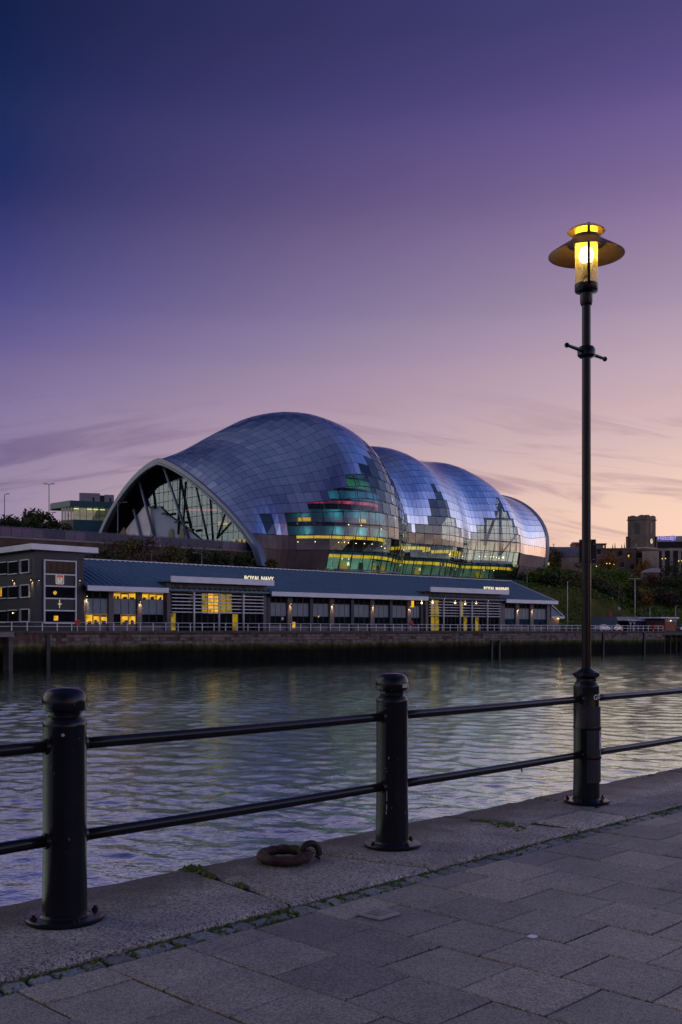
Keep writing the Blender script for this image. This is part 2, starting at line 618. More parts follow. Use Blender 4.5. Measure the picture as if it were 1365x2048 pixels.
def river():
    """river sheet: real ripples where the water can be seen, plain beyond"""
    nr, ncol = 820, 660
    Yv = 8.5 * (270 / 8.5) ** (np.arange(nr) / (nr - 1))
    U = np.linspace(-1, 1, ncol)
    Yg = np.repeat(Yv[:, None], ncol, 1)
    Xg = U[None, :] * (.45 * Yg + 14)
    rr = np.random.default_rng(4)
    hgt = np.zeros_like(Xg)
    NS = 64
    for i in range(NS):
        lam = .30 * (2.4 / .30) ** (rr.random() ** 1.2)
        a = math.atan2(.676, .737) + rr.normal(0, .9)
        k = 2 * math.pi / lam
        ph = rr.random() * 2 * math.pi
        # short waves are left out where the sheet's own spacing cannot carry them
        fade = np.clip((lam / (Yg * .0043) - 2.2) / 2, 0, 1)
        hgt += fade * np.sin(k * (Xg * math.cos(a) + Yg * math.sin(a)) + ph) / k
    hgt *= SLOPE / math.sqrt(NS / 2)
    # calmer and rougher patches of water
    amp = np.zeros_like(Xg)
    for i in range(7):
        a = rr.random() * 2 * math.pi
        lam = rr.uniform(22, 70)
        amp += np.sin(2 * math.pi / lam * (Xg * math.cos(a) * .6 + Yg * math.sin(a)) + rr.random() * 6.3)
    amp = .95 + .30 * np.clip(amp / 1.9, -1, 1)
    calm = np.exp(-((Xg + 9) / 11) ** 2 - ((Yg - 14) / 12) ** 2)          # slack water in the lee of the quay
    hgt *= amp * (1 - .75 * calm)
    Z = -3.2 + hgt
    co = np.stack([Xg, Yg, Z], -1).reshape(-1, 3)
    out = np.array([(-1500, -1000, -3.34), (1500, -1000, -3.34), (1500, 1500, -3.34), (-1500, 1500, -3.34)])
    co = np.concatenate([co, out])
    idx = np.arange(nr * ncol).reshape(nr, ncol)
    q = np.stack([idx[:-1, :-1], idx[:-1, 1:], idx[1:, 1:], idx[1:, :-1]], -1).reshape(-1, 4)
    q = np.concatenate([q, [[nr * ncol + i for i in range(4)]]])
    me = bpy.data.meshes.new('water')
    me.vertices.add(len(co)); me.vertices.foreach_set('co', co.ravel())
    me.loops.add(q.size); me.loops.foreach_set('vertex_index', q.ravel().astype(np.int32))
    me.polygons.add(len(q))
    me.polygons.foreach_set('loop_start', (np.arange(len(q)) * 4).astype(np.int32))
    me.polygons.foreach_set('use_smooth', np.ones(len(q), bool))
    me.update(calc_edges=True)
    me.materials.append(water_mat())
    o = bpy.data.objects.new('water', me)
    COL.objects.link(o)
    structure(o)
SLOPE = .085
river()

# ------------------------------------------------------------------ near quay: paving, setts, coping
rng = random.Random(11)
def bevel_slab(mb, outline, z0, z1, bev, jit=0):
    """stone with a softened upper edge: outline counter-clockwise, (x, y) pairs"""
    n = len(outline)
    cx = sum(p[0] for p in outline) / n
    cyy = sum(p[1] for p in outline) / n
    def ring(off, z):
        out = []
        for i in range(n):
            a, b, c = Vector(outline[i - 1]), Vector(outline[i]), Vector(outline[(i + 1) % n])
            d1 = (b - a).normalized(); d2 = (c - b).normalized()
            nn = Vector((-(d1.y + d2.y), d1.x + d2.x))
            nn = nn.normalized() if nn.length > 1e-6 else Vector((0, 0))
            q = b + nn * off
            out.append(Vector((q.x, q.y, z + (rng.uniform(-jit, jit) if jit else 0))))
        return out
    r = [ring(0, z0), ring(0, z1 - bev), ring(bev * .5, z1 - bev * .3), ring(bev * 1.3, z1)]
    k = len(mb.v)
    for q in r:
        mb.v += q
    for a in range(3):
        for i in range(n):
            j = (i + 1) % n
            mb.f.append((k + a * n + i, k + a * n + j, k + (a + 1) * n + j, k + (a + 1) * n + i))
    mb.f.append(tuple(k + 3 * n + i for i in range(n)))
EROT = math.atan2(.7183, .6957)
SZ = -.022                                           # slabs lie a little lower than the coping
pv = MB()
pv.poly([NQ(-900, .742, SZ - .012), NQ(-900, 900, SZ - .012), NQ(900, 900, SZ - .012), NQ(900, .742, SZ - .012)])
pavement = structure(pv.build('pavement', M['joint'], origin=NQ(0, 1, -.06)))
L = .4365
variants = []
for v in range(7):
    mb = MB()
    g = .0055
    h = L / 2 - g
    pts = []
    for sx, sy, ex, ey in ((-1, -1, 1, 0), (1, -1, 0, 1), (1, 1, -1, 0), (-1, 1, 0, -1)):
        for q in range(4):
            w = rng.uniform(-.002, .0012)
            x = sx * h + ex * (q / 4) * 2 * h + (w if ey else 0)
            y = sy * h + ey * (q / 4) * 2 * h + (w if ex else 0)
            pts.append((x, y))
    bevel_slab(mb, pts, -.05, 0, .006)
    variants.append(mb)
def slab_obj(e, m, sx=1.0, sy=1.0):
    mb = variants[rng.randrange(7)]
    if 'me' not in mb.__dict__:
        o = mb.build('paving_slab', M['slab'], origin=(0, 0, 0))
        mb.me = o.data
        bpy.data.objects.remove(o)
    o = bpy.data.objects.new('paving_slab', mb.me)
    COL.objects.link(o)
    o.parent = pavement
    p = NQ(e, m, SZ + rng.uniform(-.004, .004))
    o.location = p - ORG[pavement]
    o.rotation_euler = (rng.uniform(-.006, .006), rng.uniform(-.006, .006), EROT + rng.uniform(-.004, .004))
    o.scale = (sx, sy, 1)
    ORG[o] = ORG[pavement]
moss_runs = []
M0 = .745
for k in range(-5, 17):
    e0 = .640 + (k - 1) * .4385
    off = 1.597 if k % 2 == 1 else 1.405
    off += rng.uniform(-.03, .03)
    j0 = math.floor((M0 - off) / L)
    m = off + j0 * L
    mmax = 3.9 - .08 * max(0, k)
    while m < mmax:
        a, b = max(m, M0), m + L
        if b - a > .05:
            slab_obj(e0 + .219, (a + b) / 2, 1.0, (b - a) / L)
            if rng.random() < .3:
                moss_runs.append((e0, b, e0 + .43, b))
            if rng.random() < .12:
                moss_runs.append((e0, a, e0, b))
        m = b
# beyond the laid slabs the paving goes on (outside the picture)
def plain_paving():
    m, t, p = new_mat('distant_paving')
    br = node(t, 'ShaderNodeTexBrick')
    tcn = node(t, 'ShaderNodeTexCoord')
    t.links.new(tcn.outputs['Object'], br.inputs['Vector'])
    br.inputs['Scale'].default_value = 1
    br.inputs['Color1'].default_value = (.12, .11, .105, 1)
    br.inputs['Color2'].default_value = (.14, .128, .12, 1)
    br.inputs['Mortar'].default_value = (.03, .03, .025, 1)
    br.inputs['Brick Width'].default_value = L
    br.inputs['Row Height'].default_value = L
    br.inputs['Mortar Size'].default_value = .008
    t.links.new(br.outputs[0], p.inputs['Base Color'])
    p.inputs['Roughness'].default_value = .7
    return m
pp = MB()
z = SZ - .004
for a in (((-40, 4.35), (40, 4.35), (40, 30), (-40, 30)), ((6.6, .745), (40, .745), (40, 4.345), (6.6, 4.345)), ((-40, .745), (-2.5, .745), (-2.5, 4.345), (-40, 4.345))):
    pp.poly([NQ(e, m, z) for e, m in reversed(a)])
structure(pp.build('quayside_path', plain_paving()))

# the town side rises steeply behind the quay; slope added out of view so far windows mirror something dark
def near_hill(e, m):
    k = min(1, max(0, (m - 16) / 34))
    far = min(1, max(0, (e - 30) / 40))
    st = math.floor(e / 17)
    step = (math.sin(st * 12.9898) * 43758.5453) % 1
    return SZ - .03 + (13 + 9 * step) * far * (k * k * (3 - 2 * k))
hb = MB()
hb.sheet([[NQ(e, m, near_hill(e, m)) for m in (15.5, 16, 22, 30, 40, 52, 120)] for e in list(np.arange(20, 640, 4.25))])
structure(hb.build('unseen_bank', simple('unseen_bank', (.06, .05, .045), .9, 0, .5, .08)))

# row of small setts between coping and slabs
sb = MB()
sb.poly([NQ(-40, .575, -.05), NQ(-40, .75, -.05), NQ(40, .75, -.05), NQ(40, .575, -.05)])
strip = structure(sb.build('sett_strip', M['joint'], origin=NQ(0, .66, -.05)))
e = -2.6
while e < 9:
    w = rng.uniform(.085, .15)
    mb = MB()
    m0, m1 = .612 + rng.uniform(-.008, .012), .738 - rng.uniform(0, .02)
    pts = []
    base = [(e, m0), (e + w, m0 + rng.uniform(-.008, .008)), (e + w + rng.uniform(-.012, .008), m1), (e + rng.uniform(-.008, .012), m1 + rng.uniform(-.012, .004))]
    for i in range(4):
        a, b = base[i], base[(i + 1) % 4]
        for q in range(3):
            f = q / 3
            pts.append((a[0] + (b[0] - a[0]) * f + rng.uniform(-.005, .005), a[1] + (b[1] - a[1]) * f + rng.uniform(-.005, .005)))
    wp = [NQ(x, y, 0) for x, y in pts]
    wp.reverse()
    bevel_slab(mb, [(p.x, p.y) for p in wp], -.06, -.026 + rng.uniform(-.006, .004), .012, .003)
    mb.build('sett', M['sett'], strip)
    e += w + rng.uniform(.012, .03)

# granite coping stones
cb = MB()
cb.poly([NQ(-60, -.48, -.019), NQ(-60, .565, -.019), NQ(60, .565, -.019), NQ(60, -.48, -.019)])
coping = structure(cb.build('quay_coping', M['joint'], origin=NQ(0, 0, -.05)))
def rough_line(a, b, amp, step=.09):
    n = max(2, int(math.dist(a, b) / step))
    out = []
    for i in range(n):
        f = i / n
        j = 0 if i == 0 else 1
        out.append((a[0] + (b[0] - a[0]) * f + rng.uniform(-amp, amp) * j, a[1] + (b[1] - a[1]) * f + rng.uniform(-amp, amp) * j))
    return out
def coping_stone(e00, e01, e10, e11, m0, m1, dz=0):
    # e00..e01 along the water edge, e10..e11 along the inner edge
    g = .014
    c = [(e00 + g, m0), (e01 - g, m0), (e11 - g, m1), (e10 + g, m1)]
    amp = [.013, .008, .006, .008] if m0 < -.4 else [.005, .007, .006, .007]
    pts = []
    for i in range(4):
        pts += rough_line(c[i], c[(i + 1) % 4], amp[i])
    wp = [NQ(x, y, 0) for x, y in pts]
    wp.reverse()
    mb = MB()
    bevel_slab(mb, [(p.x, p.y) for p in wp], -.35, dz, .024, .003)
    mb.build('coping_stone', M['granite'], coping)
for q in ((-4.2, -2.45, -4.2, -2.4, -.5, .59), (-2.45, -.62 - 5, -2.4, -.6 - 5, -.5, .59)):
    pass
coping_stone(-6.5, -4.4, -6.5, -4.4, -.5, .59)
coping_stone(-4.4, -1.75, -4.4, -1.7, -.5, .59)
coping_stone(-1.75, 1.17, -1.7, 1.05, -.5, .59, .002)
coping_stone(1.17, 2.02, 1.05, 2.27, -.5, .588, -.004)
coping_stone(2.02, 3.72, 2.27, 4.05, -.5, .59, .004)
coping_stone(3.72, 5.05, 3.98, 5.05, -.5, .165, -.004)
coping_stone(5.05, 7.6, 5.05, 7.6, -.5, .18, .001)
coping_stone(4.08, 4.80, 4.07, 4.78, .178, .59, .003)
coping_stone(4.80, 6.35, 4.78, 6.3, .19, .592, -.003)
coping_stone(6.35, 7.6, 6.3, 7.6, .19, .592, .002)
for i in range(6):
    coping_stone(7.6 + i * 2.2, 9.8 + i * 2.2, 7.6 + i * 2.2, 9.8 + i * 2.2, -.5, .59)
    coping_stone(-8.7 - i * 2.2, -6.5 - i * 2.2, -8.7 - i * 2.2, -6.5 - i * 2.2, -.5, .59)
nw = MB()
nw.box(NQ, -900, 900, -.44, .5, -6, -.36)
structure(nw.build('river_wall', M['near_wall']))

# moss in the joints
mo = MB()
def tuft(e, m, z, r, h):
    c = NQ(e, m, z)
    k = len(mo.v)
    n = 6
    for q, hh in ((1, 0), (.62, .7)):
        for i in range(n):
            a = 2 * math.pi * i / n + rng.random() * .5
            rr = r * q * rng.uniform(.7, 1.2)
            mo.v.append(c + Vector((rr * math.cos(a), rr * math.sin(a), h * hh * rng.uniform(.7, 1.2))))
    mo.v.append(c + Vector((0, 0, h)))
    for i in range(n):
        j = (i + 1) % n
        mo.f.append((k + i, k + j, k + n + j, k + n + i))
        mo.f.append((k + n + i, k + n + j, k + 2 * n))
for i in range(3600):
    e = rng.uniform(-2, 8)
    dens = .55 + .45 * math.sin(e * 1.7) * math.sin(e * .6 + 1)
    if rng.random() > dens:
        continue
    m = .602 + abs(rng.gauss(0, .012)) if rng.random() < .6 else rng.uniform(.61, .745)
    tuft(e, m, -.045, rng.uniform(.008, .022), rng.uniform(.014, .03))
for a, b, c, d in moss_runs:
    for i in range(26):
        f = rng.random()
        tuft(a + (c - a) * f + rng.gauss(0, .003), b + (d - b) * f + rng.gauss(0, .003), SZ - .012, rng.uniform(.003, .007), rng.uniform(.006, .012))
for (e, m, r, n) in ((1.17, -.42, .028, 90), (1.13, -.2, .02, 30), (1.10, .1, .010, 30), (3.74, .14, .05, 80), (3.74, -.1, .02, 30), (2.02, -.36, .03, 50)):
    for i in range(n):
        tuft(e + rng.gauss(0, r), m + rng.gauss(0, r * 1.4), -.004, rng.uniform(.006, .022), rng.uniform(.008, .03))
mo.build('moss', M['moss'], kind='stuff')

# ------------------------------------------------------------------ railing
posts = [(-2.573, 0), (0, 0), (2.573, 0), (5.146, 0), (7.719, 0)]
railing = thing('quayside_railing', NQ(0, 0, 0), 'black iron railing of round posts and two bars along the near quay edge', 'railing')
def post_parts(e, lab):
    c = NQ(e, 0, 0)
    b = MB()
    b.lathe(c, [(.1145, .02), (.1145, .1), (.111, .35), (.111, 1.0), (.1118, 1.006), (.1118, 1.026), (.105, 1.036), (.09, 1.05), (.084, 1.056), (.084, 1.075)], 40)
    p = b.build('post', M['iron'], railing, 35, label=lab)
    b = MB()
    b.lathe(c, [(.084, 1.066), (.090, 1.082), (.108, 1.091), (.1154, 1.102), (.1158, 1.138), (.112, 1.158), (.103, 1.178), (.088, 1.193), (.062, 1.203), (.03, 1.207), (0, 1.208)], 40)
    b.build('post_cap', M['iron'], p, 40)
    b = MB()
    b.lathe(c, [(.108, .0), (.197, .0), (.199, .004), (.199, .022), (.194, .028), (.13, .030), (.12, .042), (.112, .044)], 44)
    b.build('base_plate', M['iron'], p, 30)
    for i in range(4):
        a = R(35 + 90 * i)
        q = c + Vector((.165 * math.cos(a), .165 * math.sin(a), .026))
        b = MB()
        b.tube(q, q + Vector((0, 0, .014)), .018, 6)
        b.tube(q + Vector((0, 0, .014)), q + Vector((0, 0, .026)), .010, 8)
        b.build('bolt', M['iron'], p)
    q = c + Vector((.02, -.1115, .97)) if e == 0 else c + Vector((-.05, -.0995, .985))
    b = MB()
    b.tube(q + Vector((0, .004, 0)), q + Vector((0, -.003, 0)), .008, 10)
    b.build('screw', M['white_dot'] if e == 0 else M['iron_plain'], p)
    return p
labs = {0: 'left foreground post with a domed cap', 2.573: 'middle post with a scratched domed cap'}
for e, m in posts:
    if e != 5.146:
        post_parts(e, labs.get(e, 'post outside the view'))
# scraped patch and drips of white paint on the middle post
b = MB()
mc = NQ(2.573, 0, 0)
for (a, z0, z1, w) in ((-62, 1.105, 1.165, .22), (-66, 1.12, 1.175, .16)):
    pass
va = math.degrees(math.atan2(-mc.y, -mc.x))          # towards the viewer
def patch_on(b, c, r, a0, a1, z0, z1, n=4):
    g = []
    for z in (z0, z1):
        g.append([c + Vector((r * math.cos(R(a0 + (a1 - a0) * i / n)), r * math.sin(R(a0 + (a1 - a0) * i / n)), z)) for i in range(n + 1)])
    b.sheet(g)
patch_on(b, mc, .1163, va + 38, va + 62, 1.108, 1.136)
patch_on(b, mc, .1166, va + 46, va + 66, 1.112, 1.138)
ob = b.build('scrape', M['white_dot'], railing)
for z0, z1, da in ((.33, .40, -4), (.27, .31, -5), (.24, .262, -6), (.19, .205, -4), (.07, .10, -5), (.62, .635, 3)):
    b = MB()
    patch_on(b, mc, .1125, va - 16 + da, va - 13.5 + da, z0, z1, 2)
    b.build('paint_drip', M['white_dot'], railing)
for zh, nm in ((.908, 'upper rail'), (.425, 'lower rail')):
    for i in range(len(posts) - 1):
        a, c = posts[i][0], posts[i + 1][0]
        b = MB()
        n = 14
        pts = [NQ(a + .104 + (c - a - .208) * q / n, 0, zh - .004 * math.sin(math.pi * q / n)) for q in range(n + 1)]
        b.path(pts, .0305, 14)
        o = b.build('rail', M['rail'], railing, True)
        for ee, sg in ((a, 1), (c, -1)):
            b = MB()
            b.tube(NQ(ee + sg * .100, 0, zh), NQ(ee + sg * .124, 0, zh), .046, 16, .038)
            b.build('collar', M['iron'], o, 40)
b = MB()
b.tube(NQ(4.15, 0, .398), NQ(4.16, 0, .36), .006, 6)
b.build('wire_tie', M['iron_plain'], railing)

# ------------------------------------------------------------------ street lamp
LP = NQ(5.146, 0, 0)
lamp = thing('street_lamp', LP, 'tall black quayside lamp glowing amber under a wide round shade', 'street lamp')
b = MB()
b.lathe(LP, [(.1145, .02), (.1145, .1), (.111, .3), (.111, .645), (.1135, .65), (.1135, .662), (.111, .668), (.111, 1.005), (.1115, 1.012), (.1115, 1.022), (.1, 1.045), (.086, 1.062), (.085, 1.082), (.1, 1.095), (.1145, 1.108), (.1145, 1.135), (.1, 1.142), (.055, 1.166), (.04, 1.18)], 44)
base = b.build('base_column', M['iron'], lamp, 32)
b = MB()
b.lathe(LP, [(.108, 0), (.193, 0), (.195, .005), (.195, .022), (.19, .028), (.125, .03), (.116, .042), (.112, .044)], 44)
bp = b.build('base_plate', M['iron'], lamp, 30)
for i in range(5):
    a = R(20 + 72 * i)
    q = LP + Vector((.163 * math.cos(a), .163 * math.sin(a), .026))
    b = MB()
    b.tube(q, q + Vector((0, 0, .016)), .018, 6)
    b.tube(q + Vector((0, 0, .016)), q + Vector((0, 0, .034)), .009, 8)
    b.build('bolt', M['iron'], bp)
lv = math.degrees(math.atan2(-LP.y, -LP.x))
# access door on the right-hand side of the column, held by two bands
b = MB()
A0, A1 = lv + 2, lv + 96
prof = [(.1115, .185), (.1235, .186), (.1235, .84), (.1115, .842)]
b.lathe(LP, prof, 16, R(A0), R(A1))
for A in (A0, A1):
    b.poly([LP + Vector((r * math.cos(R(A)), r * math.sin(R(A)), z)) for r, z in prof])
door = b.build('access_door', iron_paint('grey_door_paint', (.035, .038, .046), False), lamp, 30)
for z in (.40, .655):
    b = MB()
    b.lathe(LP, [(.120, z - .016), (.1285, z - .013), (.1305, z), (.1285, z + .013), (.120, z + .016)], 16, R(A0 - 2), R(A1 + 2))
    b.build('band', M['iron_plain'], door, 30)
b = MB()
b.lathe(LP, [(.1238, .47), (.1262, .472), (.1262, .63), (.1238, .632)], 8, R(lv + 60), R(lv + 88))
b.build('label_plate', M['plate'], door)
b = MB()
b.lathe(LP, [(.1265, .53), (.1266, .575)], 4, R(lv + 66), R(lv + 76))
b.build('sticker', M['paper'], door)
for i, (ch, da) in enumerate((('G', 42), ('O', 66))):
    a = R(lv + da)
    nrm = Vector((math.cos(a), math.sin(a), 0))
    tx = Vector((-math.sin(a), math.cos(a), 0))
    text_part('lettering', ch, .062, LP + nrm * .1125 - tx * .02 + V(0, 0, .905 + .006 * i), tx, V(.04, 0, 1), .001, M['paper'], lamp)
b = MB()
b.lathe(LP, [(.040, 1.17), (.039, 1.3), (.0385, 4.36)], 24)
pole = b.build('pole', M['iron_plain'], lamp, 40)
b = MB()
for z in (2.11, 2.29):
    b.lathe(LP, [(.038, z - .012), (.0435, z - .010), (.0435, z + .010), (.038, z + .012)], 24)
b.build('bracket_band', M['iron_plain'], pole, 40)
b = MB()
b.lathe(LP, [(.038, 3.885), (.06, 3.892), (.077, 3.91), (.078, 3.96), (.062, 3.985), (.038, 3.992)], 24)
hub = b.build('ladder_bar_hub', M['iron_plain'], lamp, 40)
ed = V(.6957, .7183, 0)
h0 = LP + V(0, 0, 3.938)
for sg in (-1, 1):
    b = MB()
    b.tube(h0 + ed * (.07 * sg), h0 + ed * (.31 * sg), .017, 10, .013)
    c = h0 + ed * (.315 * sg)
    b.lathe(c, [(0, -.023), (.014, -.018), (.023, 0), (.014, .018), (0, .023)], 12)
    b.build('ladder_bar', M['iron_plain'], hub, 40)
b = MB()
b.lathe(LP, [(.039, 4.345), (.048, 4.35), (.0545, 4.372), (.0545, 4.45), (.07, 4.458), (.096, 4.466), (.101, 4.475), (.101, 4.528), (.093, 4.535), (.0, 4.535)], 32)
b.build('lantern_base', M['iron_plain'], lamp, 35)
def amber_glass():
    m = glassy('lantern_glass', (.97, .88, .60), (.9, .85, .7), 1.35, .08, .02)
    t = m.node_tree                                     # years of grime scatter the light in the glass
    out = t.nodes['Material Output'] if 'Material Output' in t.nodes else [n for n in t.nodes if n.type == 'OUTPUT_MATERIAL'][0]
    old = out.inputs[0].links[0].from_socket
    tl = node(t, 'ShaderNodeBsdfTranslucent')
    tl.inputs[0].default_value = (.85, .62, .16, 1)
    mx = node(t, 'ShaderNodeMixShader')
    t.links.new(cramp(t, noise(t, 5, 4, .6), [(.3, (.22, .22, .22)), (.75, (.42, .42, .42))]), mx.inputs[0])
    t.links.new(old, mx.inputs[1])
    t.links.new(tl.outputs[0], mx.inputs[2])
    t.links.new(mx.outputs[0], out.inputs[0])
    return m
b = MB()
b.lathe(LP, [(.0975, 4.532), (.0975, 5.012)], 40)
gl = b.build('lantern_glass', amber_glass(), lamp, True)
# frosted, grimy upper collar of the glass lit by a light added inside it
fm, ft, fp = new_mat('frosted_glass')
fp.inputs['Base Color'].default_value = (.9, .72, .22, 1)
fp.inputs['Roughness'].default_value = .6
fp.inputs['Transmission Weight'].default_value = 0
ft.nodes.remove(fp)
tl = node(ft, 'ShaderNodeBsdfTranslucent'); tl.inputs[0].default_value = (.95, .8, .25, 1)
df = node(ft, 'ShaderNodeBsdfDiffuse'); df.inputs[0].default_value = (.9, .75, .25, 1)
mxs = node(ft, 'ShaderNodeMixShader'); mxs.inputs[0].default_value = .4
ft.links.new(tl.outputs[0], mxs.inputs[1]); ft.links.new(df.outputs[0], mxs.inputs[2])
ft.links.new(mxs.outputs[0], ft.nodes['Material Output'].inputs[0])
b = MB()
b.lathe(LP, [(.094, 4.865), (.094, 5.008)], 40)
b.build('reflector_collar', fm, lamp, True)
b = MB()
for i in range(2):
    a = R(lv + 11 + 180 * i)
    q = LP + Vector((.108 * math.cos(a), .108 * math.sin(a), 0))
    b.tube(q + V(0, 0, 4.50), q + V(0, 0, 5.03), .0125, 8)
b.build('lantern_strut', M['iron_plain'], lamp, True)
shm = simple('shade_metal', (.105, .06, .026), .55, .2, .15, 8)
b = MB()
outer = [(.1, 4.955), (.118, 4.952), (.122, 4.925), (.15, 4.905), (.2, 4.872), (.27, 4.828), (.315, 4.797), (.327, 4.789)]
inner = [(.327, 4.783), (.313, 4.790), (.268, 4.819), (.198, 4.862), (.15, 4.893), (.118, 4.912), (.1, 4.915)]
b.lathe(LP, outer + inner + [outer[0]], 56)
b.build('shade', shm, lamp, 40)
b = MB()
b.lathe(LP, [(.12, 4.874), (.155, 4.874), (.155, 4.886), (.12, 4.886), (.12, 4.874)], 32)
b.build('shade_ring', M['iron_plain'], lamp, 30)
b = MB()
b.lathe(LP, [(0, 5.045), (.05, 5.043), (.12, 5.022), (.158, 4.998), (.162, 4.992), (.158, 4.990), (.12, 5.008), (.05, 5.022), (0, 5.024)], 40)
topm = simple('cap_metal', (.55, .42, .16), .5, .1, .1, 8)
b.build('lantern_cap', topm, lamp, 40)
b = MB()
b.lathe(LP, [(0, 4.60), (.03, 4.60), (.032, 4.70), (.028, 4.715), (0, 4.715)], 20)
b.build('lamp_holder', simple('porcelain', (.5, .46, .36), .4), lamp, 40)
b = MB()
b.lathe(LP, [(0, 4.715), (.03, 4.718), (.055, 4.74), (.064, 4.775), (.062, 4.81), (.045, 4.845), (.02, 4.857), (0, 4.859)], 24)
b.build('bulb', emit('lamp_bulb', (1, .78, .36), 14), lamp, True)
add_light('lamp_light', 'POINT', LP + V(0, 0, 4.79), 9, (1, .56, .10), lamp, .07)
add_light('lamp_light', 'POINT', LP + V(0, 0, 4.95), 2.5, (1, .66, .14), lamp, .04)  # extra light added above the bulb so collar and cap glow
# flat notice fixed to the back of the pole
sg = thing('notice_board', LP + V(.01, .06, 2.2), 'small dark metal sign fixed behind the lamp pole at hand height', 'sign')
rx = V(LP.y, -LP.x, 0).normalized()
ry = V(LP.x, LP.y, 0).normalized()
def SG(a, d, z):
    return LP + rx * a + ry * d + V(0, 0, z)
b = MB(); b.box(SG, -.062, .082, .050, .058, 2.095, 2.305)
b.build('board', M['iron_plain'], sg)
b = MB()
for z in (2.11, 2.29):
    b.box(SG, -.02, .02, .040, .0495, z - .012, z + .012)
b.build('clip', M['plate'], sg)
for z in (2.13, 2.262):
    b = MB(); b.tube(SG(.062, .0505, z), SG(.062, .046, z), .006, 8)
    b.build('rivet', M['white_dot'], sg)

# ------------------------------------------------------------------ mooring ring and litter
RC_ = NQ(1.74, -.20, .036)
ring = thing('mooring_ring', NQ(1.74, -.20, 0), 'rusty iron mooring ring lying on the granite coping', 'mooring ring')
b = MB()
pts = [RC_ + Vector((.152 * math.cos(2 * math.pi * i / 40), .152 * math.sin(2 * math.pi * i / 40), .006 * math.sin(2 * math.pi * i / 40))) for i in range(40)]
b.path(pts, [.032 + .003 * math.sin(i * 1.9) for i in range(40)], 14, True)
b.build('ring', M['rust'], ring, True)
b = MB()
ec = RC_ + V(.165, .02, .012)
pts = [ec + V(.03 * math.cos(a) , .012 * math.cos(a), 0) * 1.9 + V(0, 0, .062 * math.sin(a)) for a in [R(-40 + 260 * i / 22) for i in range(23)]]
b.path(pts, .0215, 12)
b.build('staple', simple('dark_iron', (.02, .016, .015), .6, .4, .4, 20, .5, .003, 60), ring, True)
def patch_thing(name, e, m, pts, th, mat, label, cat, z=SZ + .004):
    b = MB()
    b.prism([NQ(e + x, m + y, z) for x, y in reversed(pts)], (0, 0, th))
    return tag(b.build(name, mat), label, cat)
def img_nq(px, y, z=SZ):
    Y = 2080 * (1.5 - z) / (y - 1262)
    X = (px - 682.5) / 2080 * Y
    dx_, dy_ = X + 1.434, Y - 5.40
    return (.6957 * dx_ + .7183 * dy_, .7183 * dx_ - .6957 * dy_)
e, m = img_nq(1066, 1878)
patch_thing('paper_scrap', e, m, [(-.02, -.02), (.018, -.022), (.024, .012), (.004, .024), (-.022, .016)], .003, M['paper'], 'torn white scrap of paper lying on a paving slab', 'litter', SZ + .012)
e, m = img_nq(757, 1829)
cov = thing('inspection_cover', NQ(e, m, SZ), 'small square metal inspection cover let into the paving by the setts', 'cover')
b = MB(); b.box(NQ, e - .085, e + .085, m - .085, m + .085, SZ + .001, SZ + .009); b.build('frame', M['plate'], cov)
b = MB(); b.box(NQ, e - .05, e + .05, m - .05, m + .05, SZ + .0095, SZ + .0125); b.build('lid', simple('cover_lid', (.20, .175, .165), .6, 0, .5, 40), cov)
for i, (px, y) in enumerate(((1340, 1762), (1181, 1968), (672, 1812), (1310, 1832), (990, 1880), (560, 1905), (420, 1992))):
    e, m = img_nq(px, y)
    b = MB()
    c = NQ(e, m, SZ + .0085)
    pts = [c + Vector((.014 * rng.uniform(.6, 1.2) * math.cos(2 * math.pi * q / 9), .014 * rng.uniform(.6, 1.2) * math.sin(2 * math.pi * q / 9), 0)) for q in range(9)]
    b.prism(pts, (0, 0, .002))
    b.build('gum_spot', M['gum'], pavement)
e, m = img_nq(1302, 1551, 0)
patch_thing('dead_leaf', e, m, [(-.05, 0), (-.01, -.024), (.05, -.006), (.035, .02), (-.02, .025)], .006, M['leaf_litter'], 'curled brown leaf on the coping right of the lamp post', 'leaf', .006)
# ------------------------------------------------------------------ far bank: terrain, quay, promenade railing
def sstep(a, b, x):
    t = min(1, max(0, (x - a) / (b - a)))
    return t * t * (3 - 2 * t)
def ground(s, d):
    left = 1.5 + 12.5 * sstep(32, 47, d) + 1.6 * sstep(46, 58, d) + 2.2 * sstep(58.5, 61, d) * (1 - sstep(84, 88, s))
    right = 1.5 + 4.5 * sstep(38, 55, d) + 18.5 * min(1, max(0, (d - 50) / 62)) + 1.2 * math.sin(s * .05) * sstep(45, 80, d)
    bench = 2.5 * sstep(176, 200, s) * sstep(44, 62, d) * (1 - sstep(215, 260, s))
    w = sstep(188, 236, s)
    return left * (1 - w) + right * w + bench
gs = list(np.arange(-300, -20, 35)) + list(np.arange(-20, 460, 6)) + list(np.arange(470, 1500, 60))
gd = [0.35, 6, 16, 26, 31] + list(np.arange(33, 70, 2.0)) + list(np.arange(70, 150, 5)) + [160, 200, 300, 500, 900]
def grass_mat():
    m, t, p = new_mat('grass_bank')
    c = cramp(t, noise(t, .12, 6, .65, 'World'), [(.3, (.05, .06, .018)), (.5, (.08, .09, .026)), (.7, (.15, .125, .05))])
    c = mixc(t, .7, c, cramp(t, noise(t, 1.6, 5, .7, 'World'), [(.3, (.4, .4, .4)), (.7, (1.5, 1.5, 1.4))]), 'MULTIPLY')
    t.links.new(c, p.inputs['Base Color'])
    p.inputs['Roughness'].default_value = 1
    p.inputs['Specular IOR Level'].default_value = 0
    t.links.new(bump(t, noise(t, 2.5, 5, .7, 'World'), 1, .3), p.inputs['Normal'])
    return m
M['grass'] = grass_mat()
b = MB()
b.sheet([[W(s, 32.2, .6)] + [W(s, d, ground(s, d)) for d in gd if d > 31] for s in gs])
